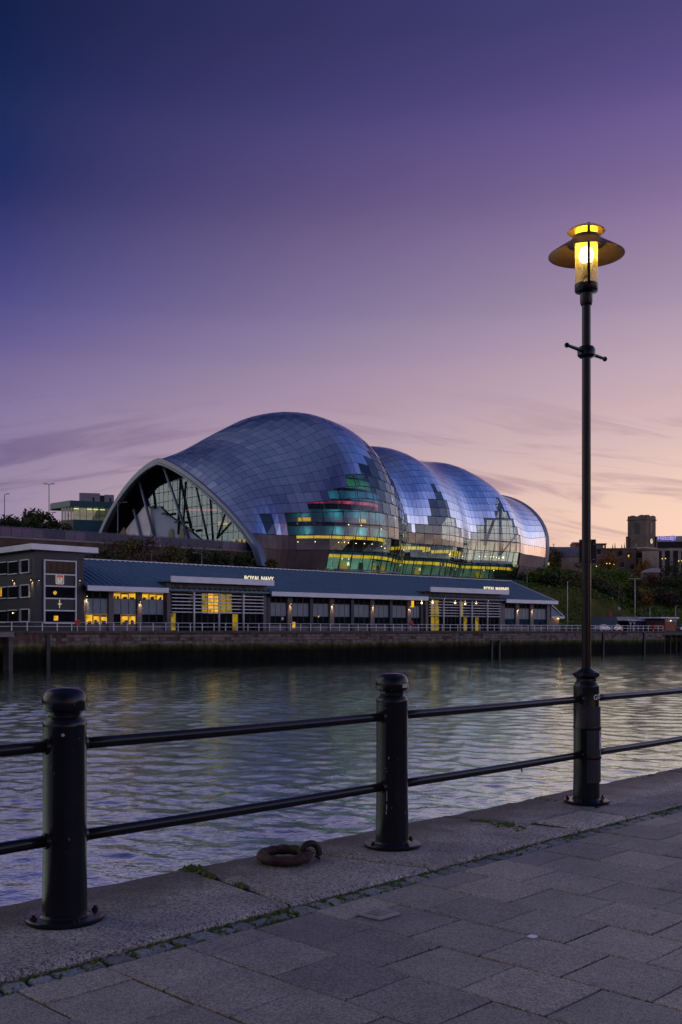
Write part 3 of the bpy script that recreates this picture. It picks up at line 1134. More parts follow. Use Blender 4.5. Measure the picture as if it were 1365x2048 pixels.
structure(b.build('hillside', M['grass'], smooth=True))
b = MB()
b.sheet([[W(s, d, 1.42 + d / 300) for d in (.3, 16, 33)] for s in (-300, 0, s_at(1327, .3) - .1)])
b.sheet([[W(s, d, 1.42 + d / 300) for d in (4.0, 16, 33)] for s in (s_at(1327, .3) - .1, 1500)])
structure(b.build('promenade', M['tarmac']))
S_END = s_at(1327, .3)
wall = thing('quay_wall', W(60, 0, -5), 'long weed-stained stone river wall below the white promenade railing', 'river wall')
b = MB()
b.box(W, -200, S_END, .0, .6, -6, 1.48)
b.build('wall_face', M['quay_brick'], wall)
b = MB()
b.box(W, -200, S_END + .1, -.12, .7, 1.22, 1.52)
b.build('coping', simple('wall_coping', (.09, .075, .065), .8, 0, .5, .7, .5, .03, 5, 'World'), wall)
b = MB()
r2 = random.Random(3)
for row, (z0, hh) in enumerate(((.16, .42), (.62, .38), (-.3, .42))):
    s = s_at(85, 0) + row * .5
    while s < S_END - 1.2:
        w = r2.uniform(.7, 1.35)
        if r2.random() < .8:
            o = r2.uniform(.015, .05)
            b.box(W, s + .03, s + w - .03, -o, .02, z0 + .02, z0 + hh - .03)
        s += w
b.build('stone_course', M['quay_block'], wall, kind='stuff')
for px in (1208, 1290, 1000, 985):
    s = s_at(px, -.3)
    b = MB(); b.box(W, s - .22, s + .22, -.32, -.06, -5, 1.1 if px > 1100 else -.2)
    b.build('fender_pile', M['timber'], wall)
b = MB()
b.box(W, s_at(92, 0), s_at(92, 0) + .5, -.25, -.01, -3.5, 1.2)
b.build('buttress', M['timber'], wall)
# the landing at the left edge of the picture
pier = thing('concrete_landing', W(-1.5, -1.6, -4), 'pale concrete landing stage projecting from the river wall at far left', 'landing')
b = MB(); b.box(W, -30, s_at(23, -1.4), -2.2, -.14, .75, 1.35); b.build('deck', M['concrete'], pier)
b = MB(); b.box(W, s_at(14, -1.4), s_at(22, -1.4), -2.0, -.3, -5, .74); b.build('pier_leg', simple('stained_concrete', (.10, .10, .09), .8, 0, .5, .5), pier)
# timber jetty at the far right
jet = thing('timber_jetty', W(S_END + 10, 0, -4), 'dark timber jetty continuing the river wall past its right end', 'jetty')
b = MB(); b.box(W, S_END + 1.2, S_END + 120, .8, 8, .55, 1.2); b.build('deck', M['timber'], jet)
for i in range(40):
    s = S_END + 1.6 + i * 2.6
    b = MB(); b.tube(W(s, 1.0, -6), W(s, 1.0, 1.1), .22, 8); b.build('pile', M['timber'], jet)
b = MB(); b.box(W, S_END + .7, S_END + 1000, 3.5, 3.98, -6, 1.46); b.build('back_wall', M['quay_brick'], jet)

prail = thing('promenade_railing', W(60, .35, 1.52), 'long white two-bar promenade railing along the top of the far river wall', 'railing')
pm = MB(); pm.box(W, 0, .09, .30, .39, 1.52, 2.64)
pm.v = [p for p in pm.v]
s = s_at(-40, .35)
first = None
nextp = s
while nextp < S_END:
    if first is None:
        q = MB(); q.box(W, nextp - .045, nextp + .045, .30, .39, 1.52, 2.66)
        first = q.build('rail_post', M['white_steel'], prail); fs = nextp
    else:
        put_copy(first, prail, W(nextp, 0, 0) - W(fs, 0, 0))
    nextp += 2.08
for z in (2.64, 2.08):
    b = MB(); b.tube(W(-12, .345, z), W(S_END, .345, z), .042, 8); b.build('rail', M['white_steel'], prail, True)
for i, (px, lab) in enumerate(((155, 'red round lifebuoy station in front of the three-storey block'), (822, 'red round lifebuoy station left of the ROYAL MARINES bay'), (1308, 'orange lifebuoy on the railing by the brick sheds at right'))):
    s = s_at(px, .2)
    lb = thing('lifebuoy_station', W(s, .2, 1.52), lab, 'lifebuoy', 'lifebuoys along the far promenade')
    zc = (2.62, 2.9, 2.35)[i]
    c = W(s, .12, zc)
    n = Vector((.676, -.737, 0))
    b = MB()
    rr = (.40, .42, .48)[i]
    b.tube(c, c + n * .12, rr, 24); b.build('housing', M['red'], lb, 40)
    b = MB()
    u = Vector((.737, .676, 0))
    pts = [c + n * .13 + u * (rr * .72 * math.cos(2 * math.pi * q / 20)) + V(0, 0, rr * .72 * math.sin(2 * math.pi * q / 20)) for q in range(20)]
    b.path(pts, .07, 8, True); b.build('buoy', simple('orange_ring', (.7, .06, .03), .5), lb, True)
    b = MB(); b.tube(W(s + .06, .26, 1.52), W(s + .06, .26, zc), .05, 8); b.build('stand', M['white_steel'], lb)

# ------------------------------------------------------------------ long riverside building
D0 = 7.0
navy = thing('riverside_building', W(70, 18, 1.5), 'long low riverside building with ribbed blue metal roof and lit ROYAL NAVY letters', 'building')
S0, S1 = 15.6, 124.0
b = MB(); b.box(W, S0, S1, D0 + .15, 29.6, 1.5, 7.35)
b.build('wall', M['clad_grey'], navy)
# gable end triangle
b = MB(); b.prism([W(S1 - .3, 7.2, 7.3), W(S1 - .3, 28.8, 7.3), W(S1 - .3, 18, 11.9)], W(.2, 0, 0) - W(0, 0, 0)); b.build('gable_wall', M['clad_grey'], navy)
# roof
RZ0, RZ1 = 7.72, 12.4
def roofpt(s, d):
    f = 1 - abs(d - 18) / 12.2
    return W(s, d, RZ0 + (RZ1 - RZ0) * f)
b = MB()
for d0, d1 in ((5.8, 18), (18, 30.2)):
    b.hexa([roofpt(S0 - .2, d0) - V(0, 0, .25), roofpt(S1 + .9, d0) - V(0, 0, .25), roofpt(S1 + .9, d1) - V(0, 0, .25), roofpt(S0 - .2, d1) - V(0, 0, .25),
            roofpt(S0 - .2, d0), roofpt(S1 + .9, d0), roofpt(S1 + .9, d1), roofpt(S0 - .2, d1)])
roof = b.build('roof', M['roof'], navy)
b = MB()
s = S0
while s < S1 + .8:
    b.hexa([roofpt(s, 5.8) + V(0, 0, .0), roofpt(s + .16, 5.8), roofpt(s + .16, 17.9), roofpt(s, 17.9),
            roofpt(s, 5.8) + V(0, 0, .13), roofpt(s + .16, 5.8) + V(0, 0, .13), roofpt(s + .16, 17.9) + V(0, 0, .13), roofpt(s, 17.9) + V(0, 0, .13)])
    s += .95
b.build('roof_rib', simple('roof_rib_metal', (.11, .20, .29), .35, .2, .1, .5), roof, kind='stuff')
b = MB(); b.box(W, S0 - .2, S1 + .92, 17.8, 18.2, 12.36, 12.52); b.build('ridge_cap', M['fascia'], roof)
b = MB()
q0, q1 = roofpt(S1 + .9, 5.7), roofpt(S1 + .9, 18)
u_ = Vector((.737, .676, 0)) * .14
b.hexa([q0 - V(0, 0, .3), q0 - V(0, 0, .3) + u_, q1 - V(0, 0, .3) + u_, q1 - V(0, 0, .3), q0 + V(0, 0, .12), q0 + V(0, 0, .12) + u_, q1 + V(0, 0, .12) + u_, q1 + V(0, 0, .12)])
b.build('verge', M['fascia'], roof)
BAYS = ((28.6, 48.0), (84.9, 107.7))
for a, c in ((S0 - .3, BAYS[0][0] - .02), (BAYS[0][1] + .02, BAYS[1][0] - .02), (BAYS[1][1] + .02, S1 + 1.0)):
    b = MB(); b.box(W, a, c, 5.55, 5.78, 7.12, 7.84); b.build('eaves_fascia', M['fascia'], navy)
    b = MB(); b.box(W, a, c, 5.79, 7.1, 7.14, 7.24); b.build('soffit', M['clad_dark'], navy)

def wall_lamp(parent, s, d, z, power=260, hot=False, nrm=Vector((.676, -.737, 0)), vis=True):
    c = W(s, d, z) + nrm * .22
    b = MB()
    b.lathe(c, [(.05, .22), (.09, .2), (.20, .02), (.19, .0), (.08, .16), (.0, .18)], 12)
    b.tube(W(s, d, z + .16), c + V(0, 0, .17), .03, 6)
    o = b.build('wall_lamp', M['lamp_body'], parent, 40)
    b = MB(); b.lathe(c, [(0, -.03), (.05, -.02), (.06, .02), (.05, .07), (0, .08)], 10)
    b.build('bulb', M['bulb'], o, True)
    add_light('lamp_light', 'SPOT', c - V(0, 0, .06), power, (1, .62, .28), o, .05, 58, -V(0, 0, 1) - nrm * .42)
    return o
def bay(s0, s1, lit_up=0, lit_low=0, ncol=3, glass='pane'):
    w = (s1 - s0) / ncol
    for k in range(ncol):
        a, c = s0 + k * w + .05, s0 + (k + 1) * w - .05
        b = MB(); b.box(W, a, c, D0 + .05, D0 + .149, 3.95, 6.05); b.build('spandrel_panel', M['spandrel'], navy)
        for z0, z1, lit in ((6.1, 7.05, lit_up), (2.45, 3.9, lit_low)):
            mt = M['lit'] if (lit >> k) & 1 else M[glass]
            if z1 > 6 and not (lit >> k) & 1:
                mt = M['pane']
            b = MB(); b.box(W, a, c, D0 + .09, D0 + .148, z0, z1)
            win = b.build('window', mt, navy)
            if (lit >> k) & 1:
                rw = random.Random(int(a * 91 + z0 * 17))
                b = MB()
                hh = (z1 - z0)
                b.box(W, a + .08, c - .08, D0 + .075, D0 + .085, z1 - hh * rw.uniform(.08, .3), z1 - .02)
                b.build('blind', M['blind'], win)
                for q in range(3):
                    x0 = rw.uniform(a + .1, c - .5)
                    b = MB(); b.box(W, x0, x0 + rw.uniform(.2, .55), D0 + .06, D0 + .074, z0 + .05, z0 + hh * rw.uniform(.15, .5)); b.build('furniture_shape', M['clad_dark'], win)  # dark boxes added as furniture silhouettes against the lit window
            b = MB()
            for q in ((a, a + .05, z0, z1), (c - .05, c, z0, z1)):
                b.box(W, q[0], q[1], D0 + .03, D0 + .088, q[2], q[3])
            b.box(W, a + .051, c - .051, D0 + .03, D0 + .088, z0, z0 + .05)
            b.build('frame', M['clad_dark'], win)
    b = MB(); b.box(W, s0, s1, D0 + .04, D0 + .149, 1.5, 2.40); b.build('plinth_panel', M['clad_grey'], navy)
def pilaster(s, w=.9, lampz=None, mat='clad_grey'):
    b = MB(); b.box(W, s - w / 2, s + w / 2, D0 - .22, D0 + .148, 1.5, 7.12)
    b.build('pilaster', M[mat], navy)
    if lampz:
        wall_lamp(navy, s, D0 - .22, lampz)
M['blind'] = simple('window_blind', (.22, .17, .08), .7, 0, .3, 5)
# left wing
bx_ = [(s_at(168, D0) + .3, s_at(216, D0)), (s_at(227, D0), s_at(273, D0)), (s_at(284, D0), s_at(328, D0))]
bay(*bx_[0], 0, 7); bay(*bx_[1], 7, 6); bay(*bx_[2], 7, 0)
pilaster((bx_[0][1] + bx_[1][0]) / 2, .8); pilaster((bx_[1][1] + bx_[2][0]) / 2, .8, 5.75)
wall_lamp(navy, S0 + .25, D0 - .05, 6.35)
# middle wing
ps = [(48.4, 0), (52.8, 5.95), (57.5, 0), (62.1, 5.95), (66.9, 0), (71.7, 5.95), (76.4, 0), (81.1, 5.95), (84.5, 0)]
for s, lz in ps:
    pilaster(s, 1.0 if lz else .7, lz or None, 'clad_grey' if lz else 'clad_dark')
for i in range(len(ps) - 1):
    a = ps[i][0] + (.5 if ps[i][1] else .35) + .06
    c = ps[i + 1][0] - (.5 if ps[i + 1][1] else .35) - .06
    bay(a, c, 1 if i == 7 else 0, 0)
for px, y, w, hgt, mt in ((587, 1250, .45, .5, 'bulb'), (638, 1233, .12, .12, 'lit'), (566, 1237, .2, .25, 'paper'), (826, 1208, .35, .6, 'lit')):
    s = s_at(px, D0)
    z = z_at(y, Yof(s, D0))
    b = MB(); b.box(W, s - w, s + w, D0 + .02, D0 + .085, z - hgt, z + hgt); b.build('lit_pane', M['lit'] if mt == 'bulb' else M[mt], navy)
# right wing
ps = [(108.2, 0), (112.8, 5.95), (117.6, 5.95), (123.3, 0)]
for s, lz in ps:
    pilaster(s, 1.1, lz or None)
for i in range(3):
    bay(ps[i][0] + .62, ps[i + 1][0] - .62, 0, 0, 3, 'pane_blue')

# two taller flat-topped bays with louvred fronts
def big_bay(s0, s1, cols, lamps, txt, tpx0, tpx1, ty, lit_cells):
    b = MB(); b.box(W, s0 + .3, s1 - .3, 6.5, 6.75, 7.3, 8.8); b.build('header_panel', M['clad_grey'], navy)
    for a, c in ((s0 + .3, s0 + 1.0), (s1 - 1.0, s1 - .3)):
        b = MB(); b.box(W, a, c, 6.5, 7.14, 1.5, 7.29); b.build('bay_pier', M['clad_grey'], navy)
    for s in (s0 + .3, s1 - .55):
        b = MB(); b.box(W, s, s + .25, 6.76, 15.5, 7.3, 8.78); b.build('bay_cheek', M['clad_dark'], navy)
    b = MB(); b.box(W, s0 - .05, s1 + .05, 5.2, 15.8, 8.82, 9.0); b.build('bay_roof', M['roof'], navy)
    b = MB(); b.box(W, s0, s1, 4.9, 5.19, 8.72, 9.62); b.build('bay_fascia', M['fascia'], navy)
    for a in (s0 + 1.7, s0 + 3.2, s1 - 5.2, s1 - 2.4):
        b = MB(); b.box(W, a, a + (1.6 if a > s1 - 3 else .7), 6.44, 6.498, 7.95, 8.5); b.build('vent_louvre', M['clad_dark'], navy)
    n = max(8, int((s1 - s0 - 2) / 1.15))
    w = (s1 - s0 - 2) / n
    for k in range(n):
        a, c = s0 + 1 + k * w, s0 + 1 + (k + 1) * w
        for j, (z0, z1) in enumerate(((4.25, 7.25), (1.6, 4.15))):
            b = MB(); b.box(W, a + .05, c - .05, 7.03, 7.13, z0, z1)
            st = lit_cells.get((k, j), 0)
            b.build('glazed_panel', M['lit_dim'] if st == 1 else M['lit'] if st == 2 else M['pane'], navy)
        b = MB(); b.box(W, c - .05, c + .05, 6.96, 7.13, 1.5, 7.28); b.build('mullion', M['clad_dark'], navy)
    for k in range(6):
        z = 4.28 + k * .525
        b = MB(); b.box(W, s0 + 1.02, s1 - 1.02, 6.28, 6.44, z, z + .13); b.build('louvre', M['white_steel'], navy)
    for px in cols:
        s = s_at(px, 6.0)
        b = MB(); b.tube(W(s, 6.05, 1.5), W(s, 6.05, 7.3), .14, 10); b.build('column', M['white_steel'], navy, True)
    for px, z in lamps:
        wall_lamp(navy, s_at(px, 6.4), 6.5, z, 240)
    sa, sc_ = s_at(tpx0, 4.95), s_at(tpx1, 4.95)
    zb = z_at(ty, Yof(sa, 4.95))
    hgt = .74
    o = text_part('lettering', txt, hgt * 1.42, W(sa, 4.95, zb), W(1, 0, 0) - W(0, 0, 0), (0, 0, 1), .08, M['letters'], navy, label='illuminated cream letters ' + txt)
    us = Vector((.737, .676, 0))
    xs = [(v.co + ORG[navy] - W(sa, 4.95, zb)).dot(us) for v in o.data.vertices]
    k = (sc_ - sa) / max(xs)
    for v in o.data.vertices:
        r = v.co + ORG[navy] - W(sa, 4.95, zb)
        a = r.dot(us)
        v.co += us * (a * (k - 1))
big_bay(*BAYS[0], (389, 439, 488), ((389, 7.55), (488, 7.55)), 'ROYAL NAVY', 489, 548, 1160.5,
        {(5, 0): 1, (6, 0): 2, (7, 0): 2, (8, 0): 1, (9, 0): 1, (10, 1): 1, (4, 1): 0, (0, 1): 1})
big_bay(*BAYS[1], (888.5, 921.5, 945, 976), ((889, 7.5), (976.5, 7.5)), 'ROYAL MARINES', 968, 1018, 1180.5,
        {(1, 0): 1, (2, 0): 1, (1, 1): 1, (8, 0): 1, (9, 1): 1, (12, 1): 1, (2, 1): 1})
# pendant lamps behind the glazing of the right-hand bay
for px, y in ((866, 1205), (911, 1206), (931, 1208), (953, 1206.5)):
    p = on_d(px, y, 6.85)
    b = MB(); b.lathe(p, [(0, -.13), (.12, -.09), (.16, 0), (.12, .09), (0, .14)], 12); b.tube(p + V(0, 0, .12), V(p.x, p.y, 7.3), .015, 5)
    b.build('pendant_lamp', M['bulb'], navy, True)
p = on_d(844, 1206, 6.7)
b = MB(); b.lathe(p, [(0, -.15), (.14, -.1), (.18, 0), (.14, .1), (0, .16)], 12); b.tube(p + V(0, 0, .12), V(p.x, p.y, 7.3), .015, 5)
b.build('pendant_lamp', M['bulb'], navy, True)

# ------------------------------------------------------------------ three-storey block
B0, B1 = 8.1, 15.45
blk = thing('office_block', W(11.5, 14, 1.5), 'dark three-storey riverside block with a pale flat roof edge and a framed window column', 'building')
b = MB(); b.box(W, B0, B1, D0, 30, 1.5, 12.45); b.build('wall', M['clad_dark'], blk)
b = MB()
rp = [W(B0 - .9, D0 - 1.0, 12.47), W(B1 + 2.1, D0 - .4, 12.47), W(B1 + 2.1, 31, 12.47), W(B0 - .9, 31, 12.47)]
b.prism(rp, (0, 0, .78)); b.build('roof_slab', M['fascia'], blk)
fa, fc = s_at(87, D0), s_at(152, D0)
rows = [z_at(y, Yof((fa + fc) / 2, D0)) for y in (1120.5, 1148, 1171.5, 1196, 1220, 1245)]
fw = .17
for s in (fa, fc - fw):
    b = MB(); b.box(W, s, s + fw, D0 - .28, D0 - .003, rows[-1] - fw, rows[0] + .0); b.build('frame_stile', M['white_steel'], blk)
for z in rows:
    b = MB(); b.box(W, fa + fw + .002, fc - fw - .002, D0 - .26, D0 - .003, z - fw, z); b.build('frame_rail', M['white_steel'], blk)
for i in (0, 2, 4):
    n = 5
    w = (fc - fa - 2 * fw) / n
    for k in range(n):
        b = MB(); b.box(W, fa + fw + k * w + .03, fa + fw + (k + 1) * w - .03, D0 - .08, D0 - .004, rows[i + 1] + .003, rows[i] - fw - .003)
        b.build('window', M['pane'], blk)
for i in (1, 3):
    b = MB(); b.box(W, fa + fw + .01, fc - fw - .01, D0 - .12, D0 - .004, rows[i + 1] + .003, rows[i] - fw - .003)
    b.build('infill_panel', M['clad_dark'], blk)
# lit things seen behind the panes
p = on_d(110.5, 1185.5, D0 - .1)
b = MB(); b.tube(p, p + Vector((.676, -.737, 0)) * .03, .26, 18); b.build('round_lamp', M['lit'], blk)
p0 = on_d(108, 1232, D0 - .1)
b = MB(); b.box(W, s_at(107.5, D0), s_at(116, D0), D0 - .11, D0 - .085, z_at(1240.5, 140), z_at(1231, 140)); b.build('lit_screen', M['lit'], blk)
# plaque MADE IN THE ROYAL NAVY
pl0, pl1 = s_at(112, D0 - .2), s_at(128, D0 - .2)
pz0, pz1 = z_at(1168, Yof(10.5, D0)), z_at(1148.8, Yof(10.5, D0))
b = MB()
rr = .16
pts = []
for cx_, cz_, a0 in ((pl1 - rr, pz0 + rr, -90), (pl1 - rr, pz1 - rr, 0), (pl0 + rr, pz1 - rr, 90), (pl0 + rr, pz0 + rr, 180)):
    for q in range(5):
        a = R(a0 + 90 * q / 4)
        pts.append(W(cx_ + rr * math.cos(a), D0 - .2, cz_ + rr * math.sin(a)))
nn = Vector((.676, -.737, 0))
b.prism(pts, nn * .05)
plq = b.build('plaque', emit('plaque_edge', (.85, .62, .62), .55), blk, label='small illuminated plaque with four lines of lettering')
cen = sum((p for p in pts), Vector()) / len(pts)
b = MB(); b.prism([cen + (p - cen) * .86 + nn * .053 for p in pts], nn * .01); b.build('plaque_face', simple('plaque_black', (.03, .03, .035), .5), plq)
hh = pz1 - pz0
ww = pl1 - pl0
for i, (tx, mt) in enumerate((('MADE', 'r'), ('IN THE', 'w'), ('ROYAL', 'w'), ('NAVY', 'w'))):
    o = text_part('lettering', tx, hh * .255, W(pl0 + ww * .17, D0 - .275, pz1 - hh * (.30 + .19 * i)), W(1, 0, 0) - W(0, 0, 0), (0, 0, 1), .01,
                  emit('plaque_red', (.8, .12, .08), .7) if mt == 'r' else emit('plaque_white', (.9, .85, .82), .7), plq)
    us = Vector((.737, .676, 0))
    a0 = W(pl0 + ww * .17, D0 - .275, 0)
    xs = [(v.co + ORG[plq] - a0).dot(us) for v in o.data.vertices]
    k = ww * .66 / max(xs)
    for v in o.data.vertices:
        v.co += us * ((v.co + ORG[plq] - a0).dot(us) * (k - 1))
# winged emblem
ec = on_d(119.5, 1208, D0 - .18)
us = Vector((.737, .676, 0))
def EM(pts, off):
    b = MB(); b.prism([ec + us * x + V(0, 0, z) + nn * off for x, z in pts], nn * .04)
    return b
emm = emit('emblem_light', (.85, .78, .50), .55)
em = EM([(0, -.62), (.045, -.4), (.05, .5), (0, .62), (-.05, .5), (-.045, -.4)], 0).build('emblem', emm, blk, label='pale winged sword emblem')
EM([(-.34, .0), (-.2, -.09), (0, -.13), (.2, -.09), (.34, .0), (.2, .09), (0, .14), (-.2, .09)], .045).build('emblem_wings', emit('emblem_wing', (.60, .66, .48), .5), em)
EM([(-.09, -.0), (0, -.1), (.09, 0), (0, .12)], .09).build('emblem_heart', emm, em)
# side face windows
def side_win(px0, px1, y0, y1, mat, square=True):
    da, dc = d_at(px1, B0), d_at(px0, B0)
    Yc = Yof(B0, (da + dc) / 2)
    z0, z1 = z_at(y1, Yc), z_at(y0, Yc)
    b = MB(); b.box(W, B0 - .05, B0 - .002, da + .12, dc - .12, z0 + .12, z1 - .12)
    w = b.build('window', mat, blk)
    b = MB()
    b.box(W, B0 - .22, B0 - .002, da, dc, z0, z0 + .12)
    b.box(W, B0 - .22, B0 - .002, da, dc, z1 - .12, z1)
    if square:
        b.box(W, B0 - .22, B0 - .002, da, da + .12, z0 + .121, z1 - .121)
        b.box(W, B0 - .22, B0 - .002, dc - .12, dc, z0 + .121, z1 - .121)
    b.build('frame', M['white_steel'], w)
for y0, y1 in ((1119, 1146.5), (1169, 1195.5), (1217.5, 1244)):
    side_win(43, 61, y0, y1, M['pane'])
for y0, y1 in ((1121.5, 1149), (1171, 1197), (1218.5, 1245)):
    side_win(18, 37, y0 + 1, y1, M['pane'], False)
    side_win(-14, 15.5, y0 + 3, y1 + 1, M['pane'], False)
d_ = d_at(3.5, B0)
b = MB(); b.box(W, B0 - .08, B0 - .055, d_ - .18, d_ + .18, z_at(1193, Yof(B0, d_)), z_at(1174, Yof(B0, d_))); b.build('lit_pane', M['lit'], blk)
for px in (77, 159):
    wall_lamp(blk, s_at(px, D0), D0, z_at(1161, Yof(s_at(px, D0), D0)), 20)
for px, y in ((65, 1160), (29, 1161)):
    d_ = d_at(px, B0)
    nz_ = Vector((-.737, -.676, 0))
    wall_lamp(blk, B0, d_, z_at(y, Yof(B0, d_)), 420, nrm=nz_)
b = MB(); p = on_s(26, 1226, B0 - .15); b.lathe(p, [(0, -.07), (.08, 0), (0, .07)], 10); b.build('entrance_light', M['bulb'], blk, True)

# ------------------------------------------------------------------ lodge with an orange lamp at the right end
ann = thing('lodge', W(128, 9, 1.5), 'small low lodge with a pitched blue roof at the right end of the long building', 'building')
sa, sb_ = 125.6, s_at(1119, 8.2)
b = MB(); b.box(W, sa, sb_, 8.2, 13.5, 1.5, 4.4); b.build('wall', M['clad_grey'], ann)
b = MB()
b.prism([W(sa - .3, 7.6, 4.42), W(sb_ + .9, 7.6, 4.42), W(sa - .3, 7.6, 6.9)], W(0, 6.4, 0) - W(0, 0, 0)); b.build('roof', M['roof'], ann)
b = MB(); b.box(W, sa - .3, sb_ + .95, 7.45, 7.59, 4.2, 4.6); b.build('fascia', M['fascia'], ann)
b = MB()
q0, q1 = W(sb_ + .9, 7.5, 4.5), W(sa - .3, 7.5, 6.98)
b.tube(q0, q1, .14, 6); b.build('verge', M['fascia'], ann)
p = on_d(1117, 1236, 8.0)
b = MB(); b.lathe(p, [(0, -.2), (.17, -.12), (.22, 0), (.17, .12), (0, .2)], 12); b.tube(p, p + Vector((-.676, .737, 0)) * .25, .04, 6)
wl = b.build('wall_lamp', emit('sodium_lamp', (1, .46, .08), 11), ann, True)
add_light('lamp_light', 'POINT', p + nn * .4, 60, (1, .5, .12), wl, .2)
# ------------------------------------------------------------------ concert hall: shell profile along its length
SS = np.array([82, 85, 90, 98, 106, 113, 120, 126, 133, 139, 146, 154, 162, 169, 177, 184, 192.])
F = np.array([50.0, 53.2, 54.2, 47.5, 44.81, 43.82, 46.5, 50.22, 49.7, 48.8, 50.56, 53.4, 51.6, 50.8, 53.69, 55.3, 57.66])
ZE = np.array([16.4, 18.6, 20.0, 20.0, 23.0, 24.0, 24.0, 24.0, 24.0, 24.0, 24.0, 24.0, 24.0, 24.5, 25.0, 26.0, 27.0])
H = np.array([43.27, 44.5, 46.78, 52.44, 56.01, 55.37, 53.64, 48.02, 50.21, 50.5, 49.22, 48.7, 49.0, 47.73, 44.6, 43.36, 43.38])
DT = np.array([91.0, 91.0, 91.03, 83.79, 82.59, 78.61, 78.21, 78.0, 75.74, 76.76, 78.44, 76.31, 75.8, 79.01, 81.37, 80.93, 82.17])
PW = np.array([1.25, 1.55, 1.9, 1.9, 2.27, 2.1, 2.03, 2.13, 2.14, 2.1, 2.12, 2.11, 2.1, 2.1, 2.02, 2.03, 1.93])
DB = np.array([125, 124.6, 124, 122, 122, 121, 120, 118, 117, 117, 116, 115, 115, 114, 112, 110, 108.])
def herm(ys, x):
    m = np.gradient(ys, SS)
    i = int(np.clip(np.searchsorted(SS, x) - 1, 0, len(SS) - 2))
    h = SS[i + 1] - SS[i]
    t = (x - SS[i]) / h
    return float((2*t**3 - 3*t**2 + 1) * ys[i] + (t**3 - 2*t**2 + t) * h * m[i] + (-2*t**3 + 3*t**2) * ys[i+1] + (t**3 - t**2) * h * m[i+1])
ZB = 15.4
ROWZ = (25.5, 22.8, 19.5, ZB)
NUP = 18          # rows from the 25.5 m line to the crown
NBK = 20          # rows down the far side
def profile(s, inset=0.0):
    """row points (d, z): index 0..2 below the 25.5 line, 3 at the line, then up to the crown and down the back"""
    f, ze, h, dt, p, db = (herm(a, s) for a in (F, ZE, H, DT, PW, DB))
    f += inset; h -= inset; db -= inset
    def up(ph):
        c, sn = math.cos(ph), math.sin(ph)
        return (dt - (dt - f) * max(c, 0) ** (2 / p), ze + (h - ze) * sn ** (2 / p))
    N = 400
    ph = np.linspace(0, math.pi / 2, N)
    pts = np.array([up(a) for a in ph])
    def low(z):
        if z >= ze:
            i = int(np.argmin(abs(pts[:, 1] - z)))
            return (pts[i][0], z)
        t = (ze - z) / max(ze - ZB, .5)
        return (f + 2.4 * t * t * min(1, (ze - ZB) / 8), z)
    out = [low(ZB), low(19.5), low(22.8), low(25.5)]
    i0 = int(np.argmin(abs(pts[:, 1] - 25.5)))
    seg = pts[i0:]
    L_ = np.concatenate([[0], np.cumsum(np.hypot(*np.diff(seg, axis=0).T))])
    for k in range(1, NUP + 1):
        q = L_[-1] * k / NUP
        out.append((float(np.interp(q, L_, seg[:, 0])), float(np.interp(q, L_, seg[:, 1]))))
    pb = 1.6 + .4 * min(1, max(0, (s - 82) / 30))
    bk = []
    for a in np.linspace(0, math.pi / 2, 200):
        bk.append((dt + (db - dt) * math.sin(a) ** (2 / pb), ZB + (h - ZB) * max(math.cos(a), 0) ** (2 / pb)))
    bk = np.array(bk)
    L_ = np.concatenate([[0], np.cumsum(np.hypot(*np.diff(bk, axis=0).T))])
    for k in range(1, NBK + 1):
        q = L_[-1] * k / NBK
        out.append((float(np.interp(q, L_, bk[:, 0])), float(np.interp(q, L_, bk[:, 1]))))
    return out
NC = 82
SC_ = [82 + 110 * i / NC for i in range(NC + 1)]
PROF = [profile(s) for s in SC_]
GRID = [[W(s, d, z) for d, z in pr] for s, pr in zip(SC_, PROF)]
hall = thing('concert_hall', W(137, 80, ZB), 'huge curved concert hall of humped shining steel and glass panels above the river', 'concert hall')

def steel_mat():
    m, t, p = new_mat('shell_steel')
    r = rand_island(t)
    t.links.new(cramp(t, r, [(0, (.56, .59, .66)), (.5, (.63, .66, .73)), (1, (.70, .72, .78))]), p.inputs['Base Color'])
    p.inputs['Metallic'].default_value = 1
    t.links.new(cramp(t, r, [(0, (.22, .22, .22)), (1, (.32, .32, .32))]), p.inputs['Roughness'])
    t.links.new(bump(t, noise(t, .55, 3, .5), .05, .08), p.inputs['Normal'])
    return m
M['steel'] = steel_mat()
M['shell_glass'] = glassy('shell_glass', (.58, .76, .75), (.92, .95, .97), 1.6, .015, .05)
M['clear_glass'] = glassy('end_glass', (.78, .90, .86), (.8, .9, .92), 1.6, .02, .10)
M['hall_clad'] = simple('brown_stone_cladding', (.13, .105, .108), .6, 0, .25, .3)
M['soffit'] = simple('dark_soffit', (.030, .028, .03), .7, 0, .2, .5)
M['beam'] = simple('blue_grey_steel', (.14, .18, .25), .4, .1, .12, .3)
